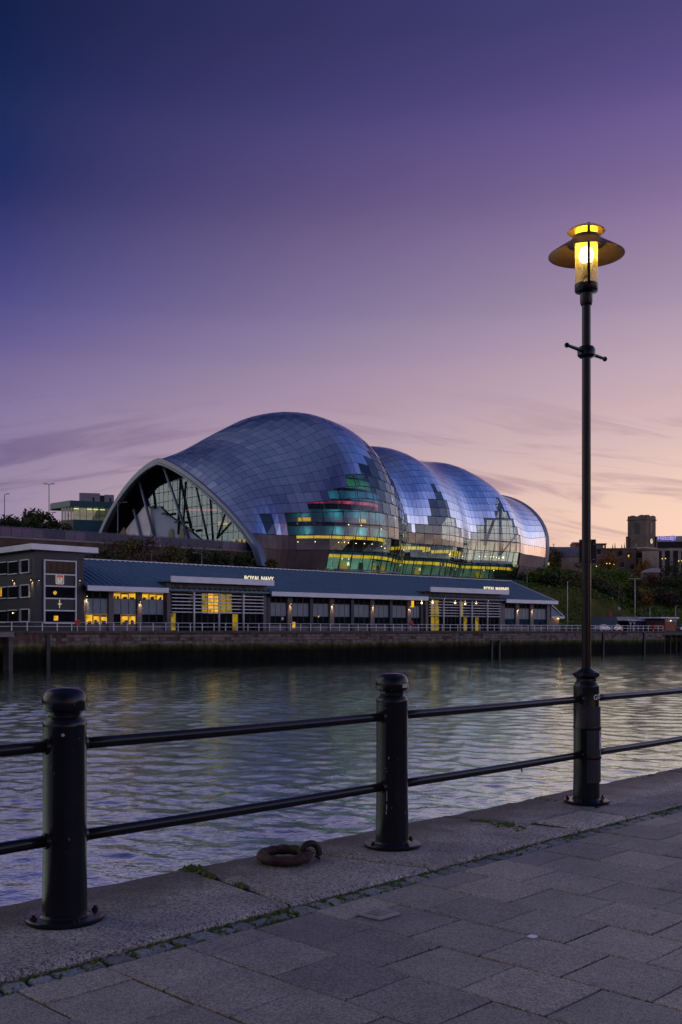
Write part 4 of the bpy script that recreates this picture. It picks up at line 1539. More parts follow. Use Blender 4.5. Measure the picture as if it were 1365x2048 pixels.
def zone(i, j):
    """material of the panel in column i (82 of 1.34 m), row j (0..2 below the 25.5 m line, 3 upward)"""
    s = (SC_[i] + SC_[i + 1]) / 2
    r = j - 3
    if 86.2 < s < 88.6 and r in (0, -1):
        return 'g'
    if j == 2:
        return 'g' if 91 < s < 171.5 else 's'
    if j == 1:
        return 'c' if s < 92.5 else ('g' if s < 171.5 else 'c')
    if j == 0:
        return 'c' if s < 98.5 or s > 173 else 'g'
    h1 = [(91, 127.5), (95.2, 126.2), (99.2, 124.5), (103.4, 123), (107.2, 121.6), (110, 120), (112.4, 119), (114, 117.5), (115, 117)]
    if r < len(h1) and h1[r][0] < s < h1[r][1]:
        return 'g'
    h2 = [(129.5, 145.8), (132.4, 144.3), (134.6, 141.2), (134.6, 141), (136.5, 139.4), (137.2, 138.8)]
    if r < len(h2) and h2[r][0] < s < h2[r][1]:
        return 'g'
    h3 = [(153.6, 171.5), (156, 170.6), (159, 169.2), (162, 167.8), (163.5, 167), (164.5, 166.4)]
    if r < len(h3) and h3[r][0] < s < h3[r][1]:
        return 'g'
    return 's'
rp_ = random.Random(5)
def area_px(i, j, w=1):
    c = [GRID[i][j], GRID[i + w][j], GRID[i + w][j + 1], GRID[i][j + 1]]
    q = [(2080 * v.x / v.y, 2080 * v.z / v.y) for v in c]
    return .5 * sum(q[k][0] * q[(k + 1) % 4][1] - q[(k + 1) % 4][0] * q[k][1] for k in range(4))
cells = {'s': [], 'g': [], 'c': []}
zz = [[zone(i, j) for j in range(3 + NUP + NBK)] for i in range(NC)]
for j in range(3 + NUP + NBK):
    i = 0
    while i < NC:
        z = zz[i][j]
        wd = 2 if (z == 'g' and i + 1 < NC and zz[i + 1][j] == 'g') else 1
        cells[z].append((i, j, wd))
        i += wd
def panel(mb, i, j, wd, gap, tilt, th=.06):
    a, b_, c, d = GRID[i][j], GRID[i + wd][j], GRID[i + wd][j + 1], GRID[i][j + 1]
    cen = (a + b_ + c + d) / 4
    n = (b_ - a).cross(d - a) + (d - c).cross(b_ - c)
    n = (b_ - d).cross(c - a) if n.length < 1e-6 else n
    n = (c - a).cross(d - b_).normalized()
    if n.dot(V(.676, -.737, .6)) < 0 and j < 3 + NUP:
        n = -n
    up = (d + c - a - b_).normalized()
    sd = (b_ + c - a - d).normalized()
    hl = ((d + c) / 2 - (a + b_) / 2).length
    wl = ((b_ + c) / 2 - (a + d) / 2).length
    tx, ty = rp_.gauss(0, tilt), rp_.gauss(0, tilt)
    gu, gv = min(.4, gap * .5 / max(wl, .2)), min(.4, gap * .9 / max(hl, .2))
    def bil(u, v):
        return (a * (1 - u) + b_ * u) * (1 - v) + (d * (1 - u) + c * u) * v
    q = []
    for u, v in ((gu, gv), (1 - gu, gv), (1 - gu, 1 - gv), (gu, 1 - gv)):
        p = bil(u, v)
        q.append(p + n * (((u - .5) * wl * tx + (v - .5) * hl * ty)))
    k = len(mb.v)
    mb.v += q + [p - n * th for p in q]
    f = [(0, 1, 2, 3), (0, 4, 5, 1), (1, 5, 6, 2), (2, 6, 7, 3), (3, 7, 4, 0)]
    if (q[1] - q[0]).cross(q[3] - q[0]).dot(n) < 0:
        f = [t[::-1] for t in f]
    mb.f += [tuple(k + x for x in t) for t in f]
for key, nm, mt, gap, tilt, th in (('s', 'steel_panel', 'steel', .055, .006, .06), ('g', 'glass_panel', 'shell_glass', .10, .003, .0), ('c', 'stone_panel', 'hall_clad', .05, .004, .1)):
    cs = sorted(cells[key], key=lambda c: -area_px(*c) if c[1] < 3 + NUP else 0)
    rest = MB()
    for n_, c in enumerate(cs):
        if n_ < 296:
            mb = MB(); panel(mb, *c, gap, tilt, th)
            if th == 0:
                mb.f = mb.f[:1]
            mb.build(nm, M[mt], hall)
        else:
            k0 = len(rest.f)
            panel(rest, *c, gap, tilt, th)
            if th == 0:
                rest.f = rest.f[:k0 + 1]
    if rest.v:
        rest.build(nm.replace('panel', 'skin'), M[mt], hall, kind='stuff')
# dark lining just behind the opaque panels, and the frame behind the glass
b = MB()
INN = [profile(s, .55) for s in SC_]
IG = [[W(s, d, z) for d, z in pr] for s, pr in zip(SC_, INN)]
for i in range(NC):
    for j in range(3 + NUP + NBK):
        if zz[i][j] != 'g':
            b.poly([IG[i][j], IG[i + 1][j], IG[i + 1][j + 1], IG[i][j + 1]])
b.build('lining', M['soffit'], hall)
b = MB()
seen = set()
for (i, j, wd) in cells['g']:
    for (p, q) in (((i, j), (i + wd, j)), ((i, j + 1), (i + wd, j + 1)), ((i, j), (i, j + 1)), ((i + wd, j), (i + wd, j + 1))):
        if (p, q) in seen:
            continue
        seen.add((p, q))
        b.tube(GRID[p[0]][p[1]], GRID[q[0]][q[1]], .06 if p[0] == q[0] else .075, 4)
b.build('glazing_frame', simple('glazing_bar', (.05, .07, .085), .4, .3), hall, kind='stuff')
# edge beams of the two end arches
def arch_pts(i, ins=0.0, j0=0):
    return [W(SC_[i] + (-.5 if i == 0 else .5), d, z) for d, z in profile(SC_[i], ins)][j0:]
b = MB()
ap = arch_pts(0, .1)
k = 0
ring_o, ring_i = arch_pts(0, -.15), arch_pts(0, .95)
du = Vector((.737, .676, 0))
for o_, i_ in zip([ring_o, ring_i], [0, 0]):
    pass
g = []
for a, c in zip(ring_o, ring_i):
    g.append([a - du * .3, a + du * 1.2, c + du * 1.2, c - du * .3, a - du * .3])
b.sheet(g)
b.build('edge_beam', M['beam'], hall, 30)
b = MB()
ro, ri = arch_pts(NC, -.25), arch_pts(NC, .5)
b.sheet([[a - du * .9, a + du * .5, c + du * .5, c - du * .9, a - du * .9] for a, c in zip(ro, ri)])
b.build('edge_beam', M['beam'], hall, 30)
b = MB()
b.path([p - du * .25 for p in arch_pts(0, 1.3)], .33, 8)
b.build('arch_tube', M['beam'], hall, True)

# glazing of the right-hand end arch (one looks out through it to the sky)
def clip(poly, ax, v, keep):
    out = []
    for a, c in zip(poly, poly[1:] + poly[:1]):
        ia, ic = (a[ax] - v) * keep >= 0, (c[ax] - v) * keep >= 0
        if ia:
            out.append(a)
        if ia != ic:
            f = (v - a[ax]) / (c[ax] - a[ax])
            out.append((a[0] + (c[0] - a[0]) * f, a[1] + (c[1] - a[1]) * f))
    return out
def glazed(poly, s, stepd, stepz, mat, nm, frame, parent=hall, th=.06):
    d0, d1 = min(p[0] for p in poly), max(p[0] for p in poly)
    z0, z1 = min(p[1] for p in poly), max(p[1] for p in poly)
    bar = MB()
    d = d0
    while d < d1:
        z = z0
        while z < z1:
            q = clip(clip(clip(clip(poly, 0, d, 1), 0, d + stepd, -1), 1, z, 1), 1, z + stepz, -1)
            if len(q) > 2:
                c = (sum(p[0] for p in q) / len(q), sum(p[1] for p in q) / len(q))
                if max(p[0] for p in q) - min(p[0] for p in q) > .25:
                    mb = MB()
                    mb.poly([W(s, c[0] + (p[0] - c[0]) * .985, c[1] + (p[1] - c[1]) * .985) for p in q])
                    mb.build(nm, mat, parent)
                    for a, e_ in zip(q, q[1:] + q[:1]):
                        bar.tube(W(s, *a), W(s, *e_), th, 4)
            z += stepz
        d += stepd
    bar.build('glazing_bar', frame, parent, kind='stuff')
M['bar'] = simple('dark_glazing_bar', (.04, .05, .06), .4, .3)
endp = [(d, z) for d, z in profile(191.5, .8)]
glazed(endp, 191.5, 3.4, 3.4, M['clear_glass'], 'end_pane', M['bar'])
# ---- left-hand entrance, set back under the arch
SE = 85.0
def plane_poly(pxs, s):
    return [(d_at(px, s), z_at(y, Yof(s, d_at(px, s)))) for px, y in pxs]
EP = plane_poly(((293, 985), (345, 962), (385, 951), (440, 1000), (505, 1075), (520, 1100), (400, 1100), (392, 1090), (302, 1015)), SE)
EP = plane_poly(((293, 985), (340, 963), (387, 950), (441, 1000), (523, 1100), (402, 1100), (302, 1016)), SE)
M['entrance_glass'] = glassy('entrance_glass', (.55, .72, .72), (.42, .54, .62), 1.6, .03, .17)
glazed(EP, SE, 2.05, 2.35, M['entrance_glass'], 'entrance_pane', M['bar'])
def wall_poly(pxs, s, th, mat, nm, **kw):
    pts = [W(s, *q) for q in plane_poly(pxs, s)]
    b = MB(); b.prism(pts, du * th)
    return b.build(nm, mat, hall, **kw)
wall_poly(((302, 1015), (318, 1012), (332, 1026), (336, 1030), (350, 1040), (356, 1043), (372, 1056), (380, 1062), (404, 1083), (408, 1100), (300, 1102)), SE - .5, .4, simple('blue_grey_wall', (.26, .32, .42), .7, 0, .15, .3), 'stair_wall')
wall_poly(((250, 1075), (253, 1058), (291, 1010), (304, 1018), (307, 1102), (250, 1102)), SE - .3, .3, simple('pale_wall', (.66, .62, .66), .7, 0, .15, .3), 'lobby_wall')
wall_poly(((236, 1102), (238, 1068), (248, 1054), (251, 1060), (251, 1102)), SE - .2, .2, simple('cream_wall', (.42, .30, .20), .7, 0, .15, .3), 'side_wall')
for px, y in ((309, 1016), (334, 1029), (359, 1046), (386, 1062)):
    p = W(SE - .8, *plane_poly(((px, y),), SE - .8)[0])
    b = MB()
    b.prism([p + Vector((.676, -.737, 0)) * a + V(0, 0, z) for a, z in ((-1.2, 0), (.8, .0), (.8, .5), (-1.2, .5))], du * -.7)
    b.build('ledge', M['soffit'], hall)
for px in (343.5, 364.5):
    c = W(SE - .55, *plane_poly(((px, 1071.5),), SE - .55)[0])
    nv = Vector((.676, -.737, 0))
    def arch(rx_, z0, zt, off):
        pts = [c + nv * rx_ + V(0, 0, z0)]
        pts += [c + nv * (rx_ * math.cos(a)) + V(0, 0, zt + rx_ * 1.35 * math.sin(a)) for a in [R(180 * q / 12) for q in range(13)]]
        pts += [c - nv * rx_ + V(0, 0, z0)]
        return [p - du * off for p in pts]
    b = MB(); b.prism(arch(1.15, -2.2, .2, 0), -du * .12); w_ = b.build('arched_window', M['pane'], hall)
    for q in range(6):
        b = MB(); z = -.9 + q * .42
        b.box(lambda a, x, zq: c + nv * a - du * x + V(0, 0, zq), -.35, .78, .13, .2, z, z + .13); b.build('slat', M['concrete'], w_)
STR = [((276, 951), (310, 1076)), ((327, 931), (379, 1082)), ((361, 962), (358, 1044)), ((389, 956), (417, 1082)), ((453, 1021), (441, 1058)), ((268, 1019), (282, 1073))]
for i, (a, c) in enumerate(STR):
    s_top = 82.9 if i in (0, 1, 3, 4) else 84.2
    p, q = W(s_top, *plane_poly((a,), s_top)[0]), W(84.3, *plane_poly((c,), 84.3)[0])
    b = MB(); b.tube(p, q + (q - p).normalized() * 3, .36 if i < 2 or i == 5 else .26, 10); b.build('strut', M['beam'] if i in (0, 1, 5) else M['bar'], hall, True)
# ---- inside: floors, curved balconies, light strips
b = MB(); b.box(W, 92, 191, 51, 108, ZB - .6, ZB); b.build('ground_floor', M['soffit'], hall)
M['teal'] = simple('teal_wall', (.09, .33, .38), .6, 0, .12, .15)
M['deep_teal'] = simple('deep_teal_wall', (.05, .22, .32), .6, 0, .15, .15)
M['dark_in'] = simple('dark_interior', (.025, .022, .022), .8, 0, .3, .4)
def strip_mat():
    m, t, p = new_mat('amber_strip')
    p.inputs['Base Color'].default_value = (.1, .06, .01, 1)
    t.links.new(cramp(t, noise(t, .55, 4, .65, 'World'), [(.3, (.55, .26, .004)), (.5, (1, .55, .016)), (.7, (1, .68, .06))]), p.inputs['Emission Color'])
    p.inputs['Emission Strength'].default_value = .9
    return m
M['amber'] = strip_mat()
def red_mat():
    m, t, p = new_mat('red_strip')
    p.inputs['Base Color'].default_value = (.08, .01, .01, 1)
    t.links.new(cramp(t, noise(t, .35, 3, .6, 'World'), [(.38, (.10, .012, .02)), (.56, (.85, .06, .10)), (.7, (1, .16, .2))]), p.inputs['Emission Color'])
    p.inputs['Emission Strength'].default_value = .8
    return m
M['crimson'] = red_mat()
M['green_in'] = simple('green_wall', (.07, .34, .17), .6, 0, .3, .12)
def dsh(s, z):
    # river-side distance of the shell at height z
    f, ze, h, dt, p = (herm(a, s) for a in (F, ZE, H, DT, PW))
    if z <= ze:
        return f
    t = min(1, (z - ze) / (h - ze))
    return dt - (dt - f) * max(0, 1 - t ** p) ** (1 / p)
def off_pt(s, off, sc, hw, z=20):
    t = abs((s - sc) / hw)
    bend = 0 if t >= 1 else 1 - math.sqrt(max(0, 1 - t ** 2.6))
    return dsh(s, z) + off + (bend if t < 1 else 1) * 9
def bandsheet(s0, s1, off, z0, z1, mat, nm, depth=0, sc=None, hw=None, n=40, lean=0):
    sc = (s0 + s1) / 2 if sc is None else sc
    hw = (s1 - s0) / 2 + .3 if hw is None else hw
    lo, hi, bi = [], [], []
    for i in range(n + 1):
        s = s0 + (s1 - s0) * i / n
        d = off_pt(s, off, sc, hw, z1)
        lo.append(W(s, d + lean, z0)); hi.append(W(s, d, z1))
    b = MB()
    if depth:
        lo2 = [p + Vector((-.676, .737, 0)) * depth for p in lo]
        hi2 = [p + Vector((-.676, .737, 0)) * depth for p in hi]
        b.sheet([lo2, lo, hi, hi2, lo2])
    else:
        b.sheet([lo, hi])
    return b.build(nm, mat, hall, 40)
A_, C_ = 91.3, 122
SCN, HW = 105, 19.5
bandsheet(A_, C_, 2.6, 22.35, 23.05, M['amber'], 'light_strip', .3, SCN, HW)
bandsheet(A_, C_, 2.2, 23.2, 25.1, M['teal'], 'balcony_front', 2.5, SCN, HW)
bandsheet(A_, C_, 2.4, 26.1, 27.15, simple('lilac_front', (.20, .19, .26), .6), 'balcony_front', 2.5, SCN, HW)
bandsheet(A_, C_, 2.6, 27.25, 29.0, M['teal'], 'balcony_front', 2.5, SCN, HW)
bandsheet(96, 120, 3.4, 30.5, 31.15, M['crimson'], 'light_strip', .3, SCN, 17)
bandsheet(98, 120, 3.0, 31.6, 33.5, M['deep_teal'], 'balcony_front', 2.5, SCN, 18)
bandsheet(102, 120, 4.2, 34.5, 36.6, M['green_in'], 'balcony_front', 2.5, SCN, 17)
bandsheet(105, 119, 4.6, 37.0, 39.0, simple('teal_green_wall', (.05, .25, .19), .6), 'balcony_front', 2.5, 106, 15)
for z in (23.12, 26.02, 29.06, 33.55, 36.7):
    bandsheet(A_ + 2, C_ - 1, 3.2, z, z + .12, M['dark_in'], 'floor_slab', 8, SCN, HW)
drum = []
for q in range(33):
    s = 92.5 + 31 * q / 32
    drum.append([W(s, d, z) for d, z in profile(s, 7.5)[2:3 + NUP + 6]])
b = MB(); b.sheet(drum); b.build('hall_wall', M['dark_in'], hall, True)
# lit spots on the lilac band
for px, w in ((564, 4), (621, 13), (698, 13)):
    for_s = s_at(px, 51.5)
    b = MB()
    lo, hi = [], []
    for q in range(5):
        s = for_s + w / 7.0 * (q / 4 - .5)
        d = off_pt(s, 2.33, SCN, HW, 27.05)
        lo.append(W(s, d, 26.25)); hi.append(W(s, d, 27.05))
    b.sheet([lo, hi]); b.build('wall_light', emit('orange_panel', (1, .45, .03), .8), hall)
# concourse along the whole river front
def along(s0, s1, off, z0, z1, mat, nm, depth=.3, n=70):
    lo = [W(s0 + (s1 - s0) * i / n, herm(F, s0 + (s1 - s0) * i / n) + off, z0) for i in range(n + 1)]
    hi = [p + V(0, 0, z1 - z0) for p in lo]
    k = Vector((-.676, .737, 0)) * depth
    b = MB()
    b.sheet([[p + k for p in lo], lo, hi, [p + k for p in hi], [p + k for p in lo]])
    return b.build(nm, mat, hall, 40)
for a, c in ((98.7, 112.5), (113.0, 127.4), (128.2, 140.6), (142.2, 151.4), (153.4, 161), (161.6, 172.8)):
    along(a, c, 3.3, 18.15, 18.85, M['amber'], 'light_strip', .3, 18)
along(98.5, 173.5, 3.2, 18.95, 19.45, M['deep_teal'], 'floor_edge', 6)
along(98.5, 173.5, 3.3, 19.5, 20.5, M['pane'], 'balustrade', .05)
along(98.5, 173.5, 10, ZB, 18.9, simple('pale_teal_wall', (.24, .40, .36), .6, 0, .25, .3), 'back_wall', .5)
along(98.5, 156, 10.5, 19.5, 24.4, M['dark_in'], 'back_wall', .5)
along(120, 156, 3.6, 24.4, 24.9, M['dark_in'], 'floor_edge', 9)
along(124, 156, 13, 24.9, 44, M['dark_in'], 'back_wall', .5)
bandsheet(130, 141.5, 5.0, 21.9, 22.7, M['amber'], 'light_strip', .3, 135.7, 6)
bandsheet(146, 158.5, 4.6, 21.9, 22.7, M['amber'], 'light_strip', .3, 152, 6.4)
bandsheet(145.5, 159, 4.2, 22.8, 25.2, M['deep_teal'], 'balcony_front', 5, 152, 7)
for px, y in ((862, 1081), (888, 1081), (735, 1086), (738, 1054.5), (714, 1086.5), (692, 1123), (719, 1128), (1007, 1115)):
    p = on_d(px, y, 56.5)
    b = MB(); b.lathe(p, [(0, -.25), (.25, 0), (0, .3)], 8); b.build('ceiling_lamp', M['bulb'], hall)
# small lamps along the middle level
rq = random.Random(21)
for k in range(46):
    s = rq.uniform(93, 171)
    lv_ = rq.choice((21.6, 18.0, 25.9, 21.7))
    if lv_ > 25 and s > 120:
        continue
    d = (off_pt(s, 3.6, SCN, HW, lv_) if s < 121 else dsh(s, lv_) + 5) + rq.uniform(0, 2)
    p = W(s, d, lv_)
    b = MB(); b.lathe(p, [(0, -.1), (.12, 0), (0, .1)], 8); b.build('downlight', M['bulb'], hall)
# inner posts standing behind the glass of the first hump
for s in (94.5, 98, 102, 106, 110, 114, 118):
    b = MB()
    pr = profile(s, .9)[3:3 + 9]
    b.path([W(s, d, z) for d, z in pr], .11, 5); b.build('inner_rib', M['bar'], hall, True)
# doors and openings in the lower back wall
for px, w, mt in ((641, 10, 'dark_in'), (678, 19, 'lit_dim'), (709, 8, 'dark_in'), (752, 9, 'lit_dim'), (772, 9, 'dark_in'), (790, 14, 'lit_dim'), (850, 14, 'lit_dim'), (985, 16, 'lit_dim')):
    s = s_at(px, 56); hw_ = w / 12.5
    d = herm(F, s) + 9.9
    b = MB(); b.box(W, s - hw_, s + hw_, d - .25, d - .05, ZB, 17.7); b.build('doorway', M[mt], hall)
# slender raking columns behind the glass
for k in range(26):
    s = 99.5 + k * 2.85
    f = herm(F, s)
    b = MB(); b.tube(W(s - .6, f + 3.0, ZB), W(s + .35, f + 1.4, 25.0), .13, 6); b.build('raking_column', M['bar'], hall)
# truss seen through the third hump
sT = 160.5
def TP(px, y, d):
    return on_d(px, y, d)
for (a, c, r) in (((1001, 1000, 60), (1001, 1112, 60), .42), ((1003, 1000, 60), (970, 1090, 60), .40), ((971, 1040, 60), (971, 1090, 60), .42),
                  ((968, 1038, 60), (1042, 1040, 60), .25), ((962, 1080, 60), (1042, 1086, 60), .25), ((1001, 1110, 60), (1034, 1068, 60), .26), ((1022, 1010, 60), (1030, 1080, 60), .18)):
    b = MB(); b.tube(TP(*a), TP(*c), r, 8); b.build('truss_member', M['bar'], hall, True)
# curved kerb and plinth under the river side
b = MB()
n = 60
pts = [W(100 + 80 * i / n, herm(F, 100 + 80 * i / n) + 1.6, ZB - .1 - .3 * (i / n)) for i in range(n + 1)]
b.path(pts, .16, 8); b.build('bottom_rail', M['beam'], hall, True)
# unseen inward-facing area lights added to light the interior walls and balcony fronts
for s in (101, 108, 115, 122, 129, 136, 144, 152, 160, 168):
    add_light('foyer_fill', 'AREA', W(s, herm(F, s) + 4.2, 17.9), 150 if s < 124 else 60, (.85, 1, .82), hall, 1.2, None, V(-.676, .737, -.25))
for s in (95, 101, 107, 113, 118):
    for z, e_, col in ((24.0, 85, (.7, 1, 1)), (28.0, 95, (.65, .95, 1)), (32.4, 80, (.5, .85, 1)), (35.6, 70, (.5, 1, .55)), (38, 40, (.5, 1, .75))):
        if z > 34 and not 99 < s < 116:
            continue
        add_light('balcony_fill', 'AREA', W(s, dsh(s, z) + .8, z), e_ * .35, col, hall, .8, None, V(-.676, .737, 0))

# faint colours behind the entrance glass
for px, y, w, hh_, c in ((410, 975, 26, 4, (.15, .55, .15)), (405, 1020, 60, 1.3, (.7, .10, .10)), (455, 1044, 40, 1.2, (.6, .12, .08)), (446, 1047, 22, 2, (.9, .55, .03))):
    a = plane_poly(((px - w / 2, y - hh_), (px + w / 2, y - hh_), (px + w / 2, y + hh_), (px - w / 2, y + hh_)), SE + 4)
    b = MB(); b.poly([W(SE + 4, *q) for q in a]); b.build('coloured_light', emit('coloured_light', c, .8), hall)
b = MB(); b.poly([W(SE + 5, d, z) for d, z in profile(SE + 5, 1.2)]); b.build('foyer_wall', simple('foyer_dark', (.05, .075, .08), .7), hall)
for kx, kw in ((466, 5), (478, 4), (486, 5)):
    wall_poly(((kx, 1079), (kx + kw, 1079), (kx + kw, 1086), (kx, 1086)), 84.7, .1, M['lit_dim'], 'kiosk_window')
# ------------------------------------------------------------------ trees
def leaf_mat(name, a, b_):
    m, t, p = new_mat(name)
    r = rand_island(t)
    c = cramp(t, r, [(0, tuple(v * .55 for v in a)), (.5, a), (1, b_)])
    t.links.new(c, p.inputs['Base Color'])
    p.inputs['Roughness'].default_value = .7
    p.inputs['Specular IOR Level'].default_value = .2
    return m
LM = {'dark': leaf_mat('dark_leaves', (.035, .050, .018), (.07, .10, .03)),
      'green': leaf_mat('green_leaves', (.09, .16, .022), (.15, .24, .035)),
      'olive': leaf_mat('olive_leaves', (.11, .11, .035), (.17, .155, .05)),
      'autumn': leaf_mat('autumn_leaves', (.24, .12, .03), (.34, .18, .05)),
      'brown': leaf_mat('brown_twigs', (.06, .042, .028), (.10, .07, .042))}
M['bark'] = simple('bark', (.05, .04, .032), .9, 0, .4, 2, .6, .03, 12)
M['pale_bark'] = simple('pale_bark', (.30, .28, .25), .9, 0, .4, 2)
def tree(name, loc, h, rx_, rz_, leaf, label, group=None, trunk=.35, n=1100, seed=0, bark='bark', size=.32, cat='tree', clumps=26, lift=None):
    r = random.Random(seed)
    loc = Vector(loc)
    t = thing(name, loc, label, cat, group)
    cz = h - rz_ if lift is None else lift
    b = MB()
    top = loc + V(r.uniform(-.3, .3), r.uniform(-.3, .3), cz)
    b.tube(loc - V(0, 0, .6), loc + (top - loc) * .55, trunk * .5, 7, trunk * .34)
    b.tube(loc + (top - loc) * .55, top + V(0, 0, rz_ * .3), trunk * .34, 6, trunk * .08)
    cl = []
    for i in range(clumps):
        a = r.uniform(0, 2 * math.pi); zc = r.uniform(-.85, .95); q = math.sqrt(max(0, 1 - zc * zc)) * r.uniform(.35, 1.0)
        cl.append(loc + V(rx_ * q * math.cos(a) * .82, rx_ * q * math.sin(a) * .82, cz + rz_ * zc * .82))
    for c in cl[:9]:
        st = loc + (top - loc) * r.uniform(.4, .95)
        b.tube(st, c, trunk * .17, 5, trunk * .04)
    b.build('trunk', M[bark], t)
    b = MB()
    cr_ = rx_ * .36
    for i in range(n):
        c = cl[r.randrange(clumps)]
        g = V(r.gauss(0, 1), r.gauss(0, 1), r.gauss(0, .8))
        p = c + g * (cr_ * .5)
        a = V(r.gauss(0, 1), r.gauss(0, 1), r.gauss(0, 1)).normalized() * size * r.uniform(.6, 1.4)
        d = V(r.gauss(0, 1), r.gauss(0, 1), r.gauss(0, 1)).normalized()
        d = (d - a.normalized() * d.dot(a.normalized()))
        if d.length < .1:
            continue
        d = d.normalized() * size * r.uniform(.4, .9)
        b.poly([p - a, p + d, p + a, p - d])
    b.build('crown', LM[leaf], t)
    return t
def gpos(px, d):
    s = s_at(px, d)
    return W(s, d, ground(s, d)), Yof(s, d)

# ------------------------------------------------------------------ upper road, parapet, pavilion at the left
P0, P1 = W(-30, 61.5, 0), W(86.2, 55.2, 0)
par = thing('road_parapet', (P0 + P1) / 2 + V(0, 0, 16), 'long parapet of dim violet-blue panels along the upper road below the entrance arch', 'parapet')
pd = (P1 - P0); plen = pd.length; pd = pd.normalized(); pn = V(pd.y, -pd.x, 0)
def PF(a, o, z):
    return P0 + pd * a + pn * o + V(0, 0, z)
M['violet'] = simple('violet_panel', (.10, .075, .17), .5, 0, .3, .2)
M['blue_pan'] = simple('blue_panel', (.022, .024, .095), .5, 0, .3, .2)
b = MB(); b.box(PF, 0, plen, -.5, .1, 12, 18.6); b.build('retaining_wall', simple('brown_brick_wall', (.085, .055, .042), .85, 0, .4, .6, .5, .04, 6, 'World'), par)
b = MB(); b.box(PF, 0, plen, -.6, .25, 18.62, 18.95); b.build('kerb', M['concrete'], par)
a = 0; i = 0
r3 = random.Random(2)
while a < plen - 2.1:
    b = MB(); b.box(PF, a + .06, a + 2.04, -.05, .03, 19.0, 20.65); b.build('parapet_panel', M['violet'] if a < plen * .55 or r3.random() < .3 else M['blue_pan'], par)
    b = MB(); b.box(PF, a - .05, a + .05, -.1, .08, 18.96, 20.75); b.build('parapet_post', M['bar'], par)
    a += 2.1
b = MB(); b.tube(PF(0, 0, 20.76), PF(plen - 2, 0, 20.76), .06, 6); b.build('top_rail', M['beam'], par)

PY = 288
def FR(yaw, o):
    c, s = math.cos(yaw), math.sin(yaw)
    def f(a, b_, z):
        return V(o.x + c * a - s * b_, o.y + s * a + c * b_, z)
    return f
pvc = at(147, 1060, PY)
pav = thing('teal_pavilion', V(pvc.x, pvc.y, 17.5), 'teal flat-roofed pavilion with a lit glazed upper storey left of the entrance arch', 'building')
f = FR(R(20), V(pvc.x, pvc.y, 0))
zr0, zr1, zg0 = z_at(1014, PY), z_at(1002, PY), z_at(1039, PY)
b = MB(); b.box(f, 0, 18, 0, 10, 16, zg0); b.build('wall', simple('teal_cladding', (.012, .11, .125), .5, 0, .15, .3), pav)
b = MB()
b.prism([f(-1.0, -1.2, zr0), f(19, -1.2, zr0), f(19, 11, zr0), f(-5.4, 11, zr0), f(-5.4, 7.5, zr0)], (0, 0, zr1 - zr0)); b.build('roof', simple('green_fascia', (.02, .12, .115), .45, 0, .1, .3), pav)
b = MB(); b.box(f, .3, 18, .9, 10, zg0, zr0); 
b.build('room_wall', lit_pane('lit_room', (.30, .24, .09), .30, .45), pav)
for k in range(10):
    a0 = .1 + k * 1.78
    b = MB(); b.box(f, a0, a0 + 1.66, .02, .06, zg0 + .05, zr0 - .02); b.build('glazed_panel', M['clear_glass'], pav)
    b = MB(); b.box(f, a0 - .1, a0, -.04, .1, zg0, zr0 - .01); b.build('mullion', M['bar'], pav)
    if k % 2 == 0 or k == 3:
        b = MB(); b.box(f, a0 + .1, a0 + 1.4, .3, .5, zr0 - .5, zr0 - .28); b.build('strip_light', emit('strip_light', (1, .82, .35), 1.6), pav)
for k in range(4):
    b = MB(); b.box(f, -2.9 + k * .72, -2.3 + k * .72, 3.3 - k * .8, 3.38 - k * .8, zg0, zr0 - .02); b.build('corner_pane', lit_pane('corner_pane', (.26, .26, .24), .3, .6), pav)
b = MB(); b.prism([f(-3.0, 3.5, 16), f(.0, .02, 16), f(.0, 9, 16), f(-3.0, 9, 16)], (0, 0, zg0 - 16)); b.build('corner_wall', M['hall_clad'], pav)
b = MB(); b.tube(f(3, 3, zr1), f(3, 3, zr1 + .7), .05, 6); b.lathe(f(3, 3, zr1 + .7), [(0, -.05), (.25, 0), (0, .15)], 8); b.build('roof_vent', M['bar'], pav)
plt_ = thing('plant_room', at(192, 1003, 310), 'pale grey rooftop plant boxes rising behind the teal pavilion', 'building')
o = at(159, 1003, 310)
f2 = FR(R(12), V(o.x, o.y, 0))
M['plant'] = simple('pale_grey_panel', (.30, .29, .33), .6, 0, .12, .3)
b = MB(); b.box(f2, 0, 6.0, 0, 6, 16, z_at(985.5, 310)); b.build('box', M['plant'], plt_)
b = MB(); b.box(f2, 6.01, 7.3, .6, 6, 16, z_at(989, 310)); b.build('link', M['clad_dark'], plt_)
b = MB(); b.box(f2, 7.31, 10.1, 0, 6, 16, z_at(988, 310)); b.build('box', M['plant'], plt_)
for a in (3.9, 8.8):
    b = MB(); b.box(f2, a, a + .5, -.05, -.005, z_at(1003, 310), z_at(994, 310)); b.build('window', M['pane'], plt_)

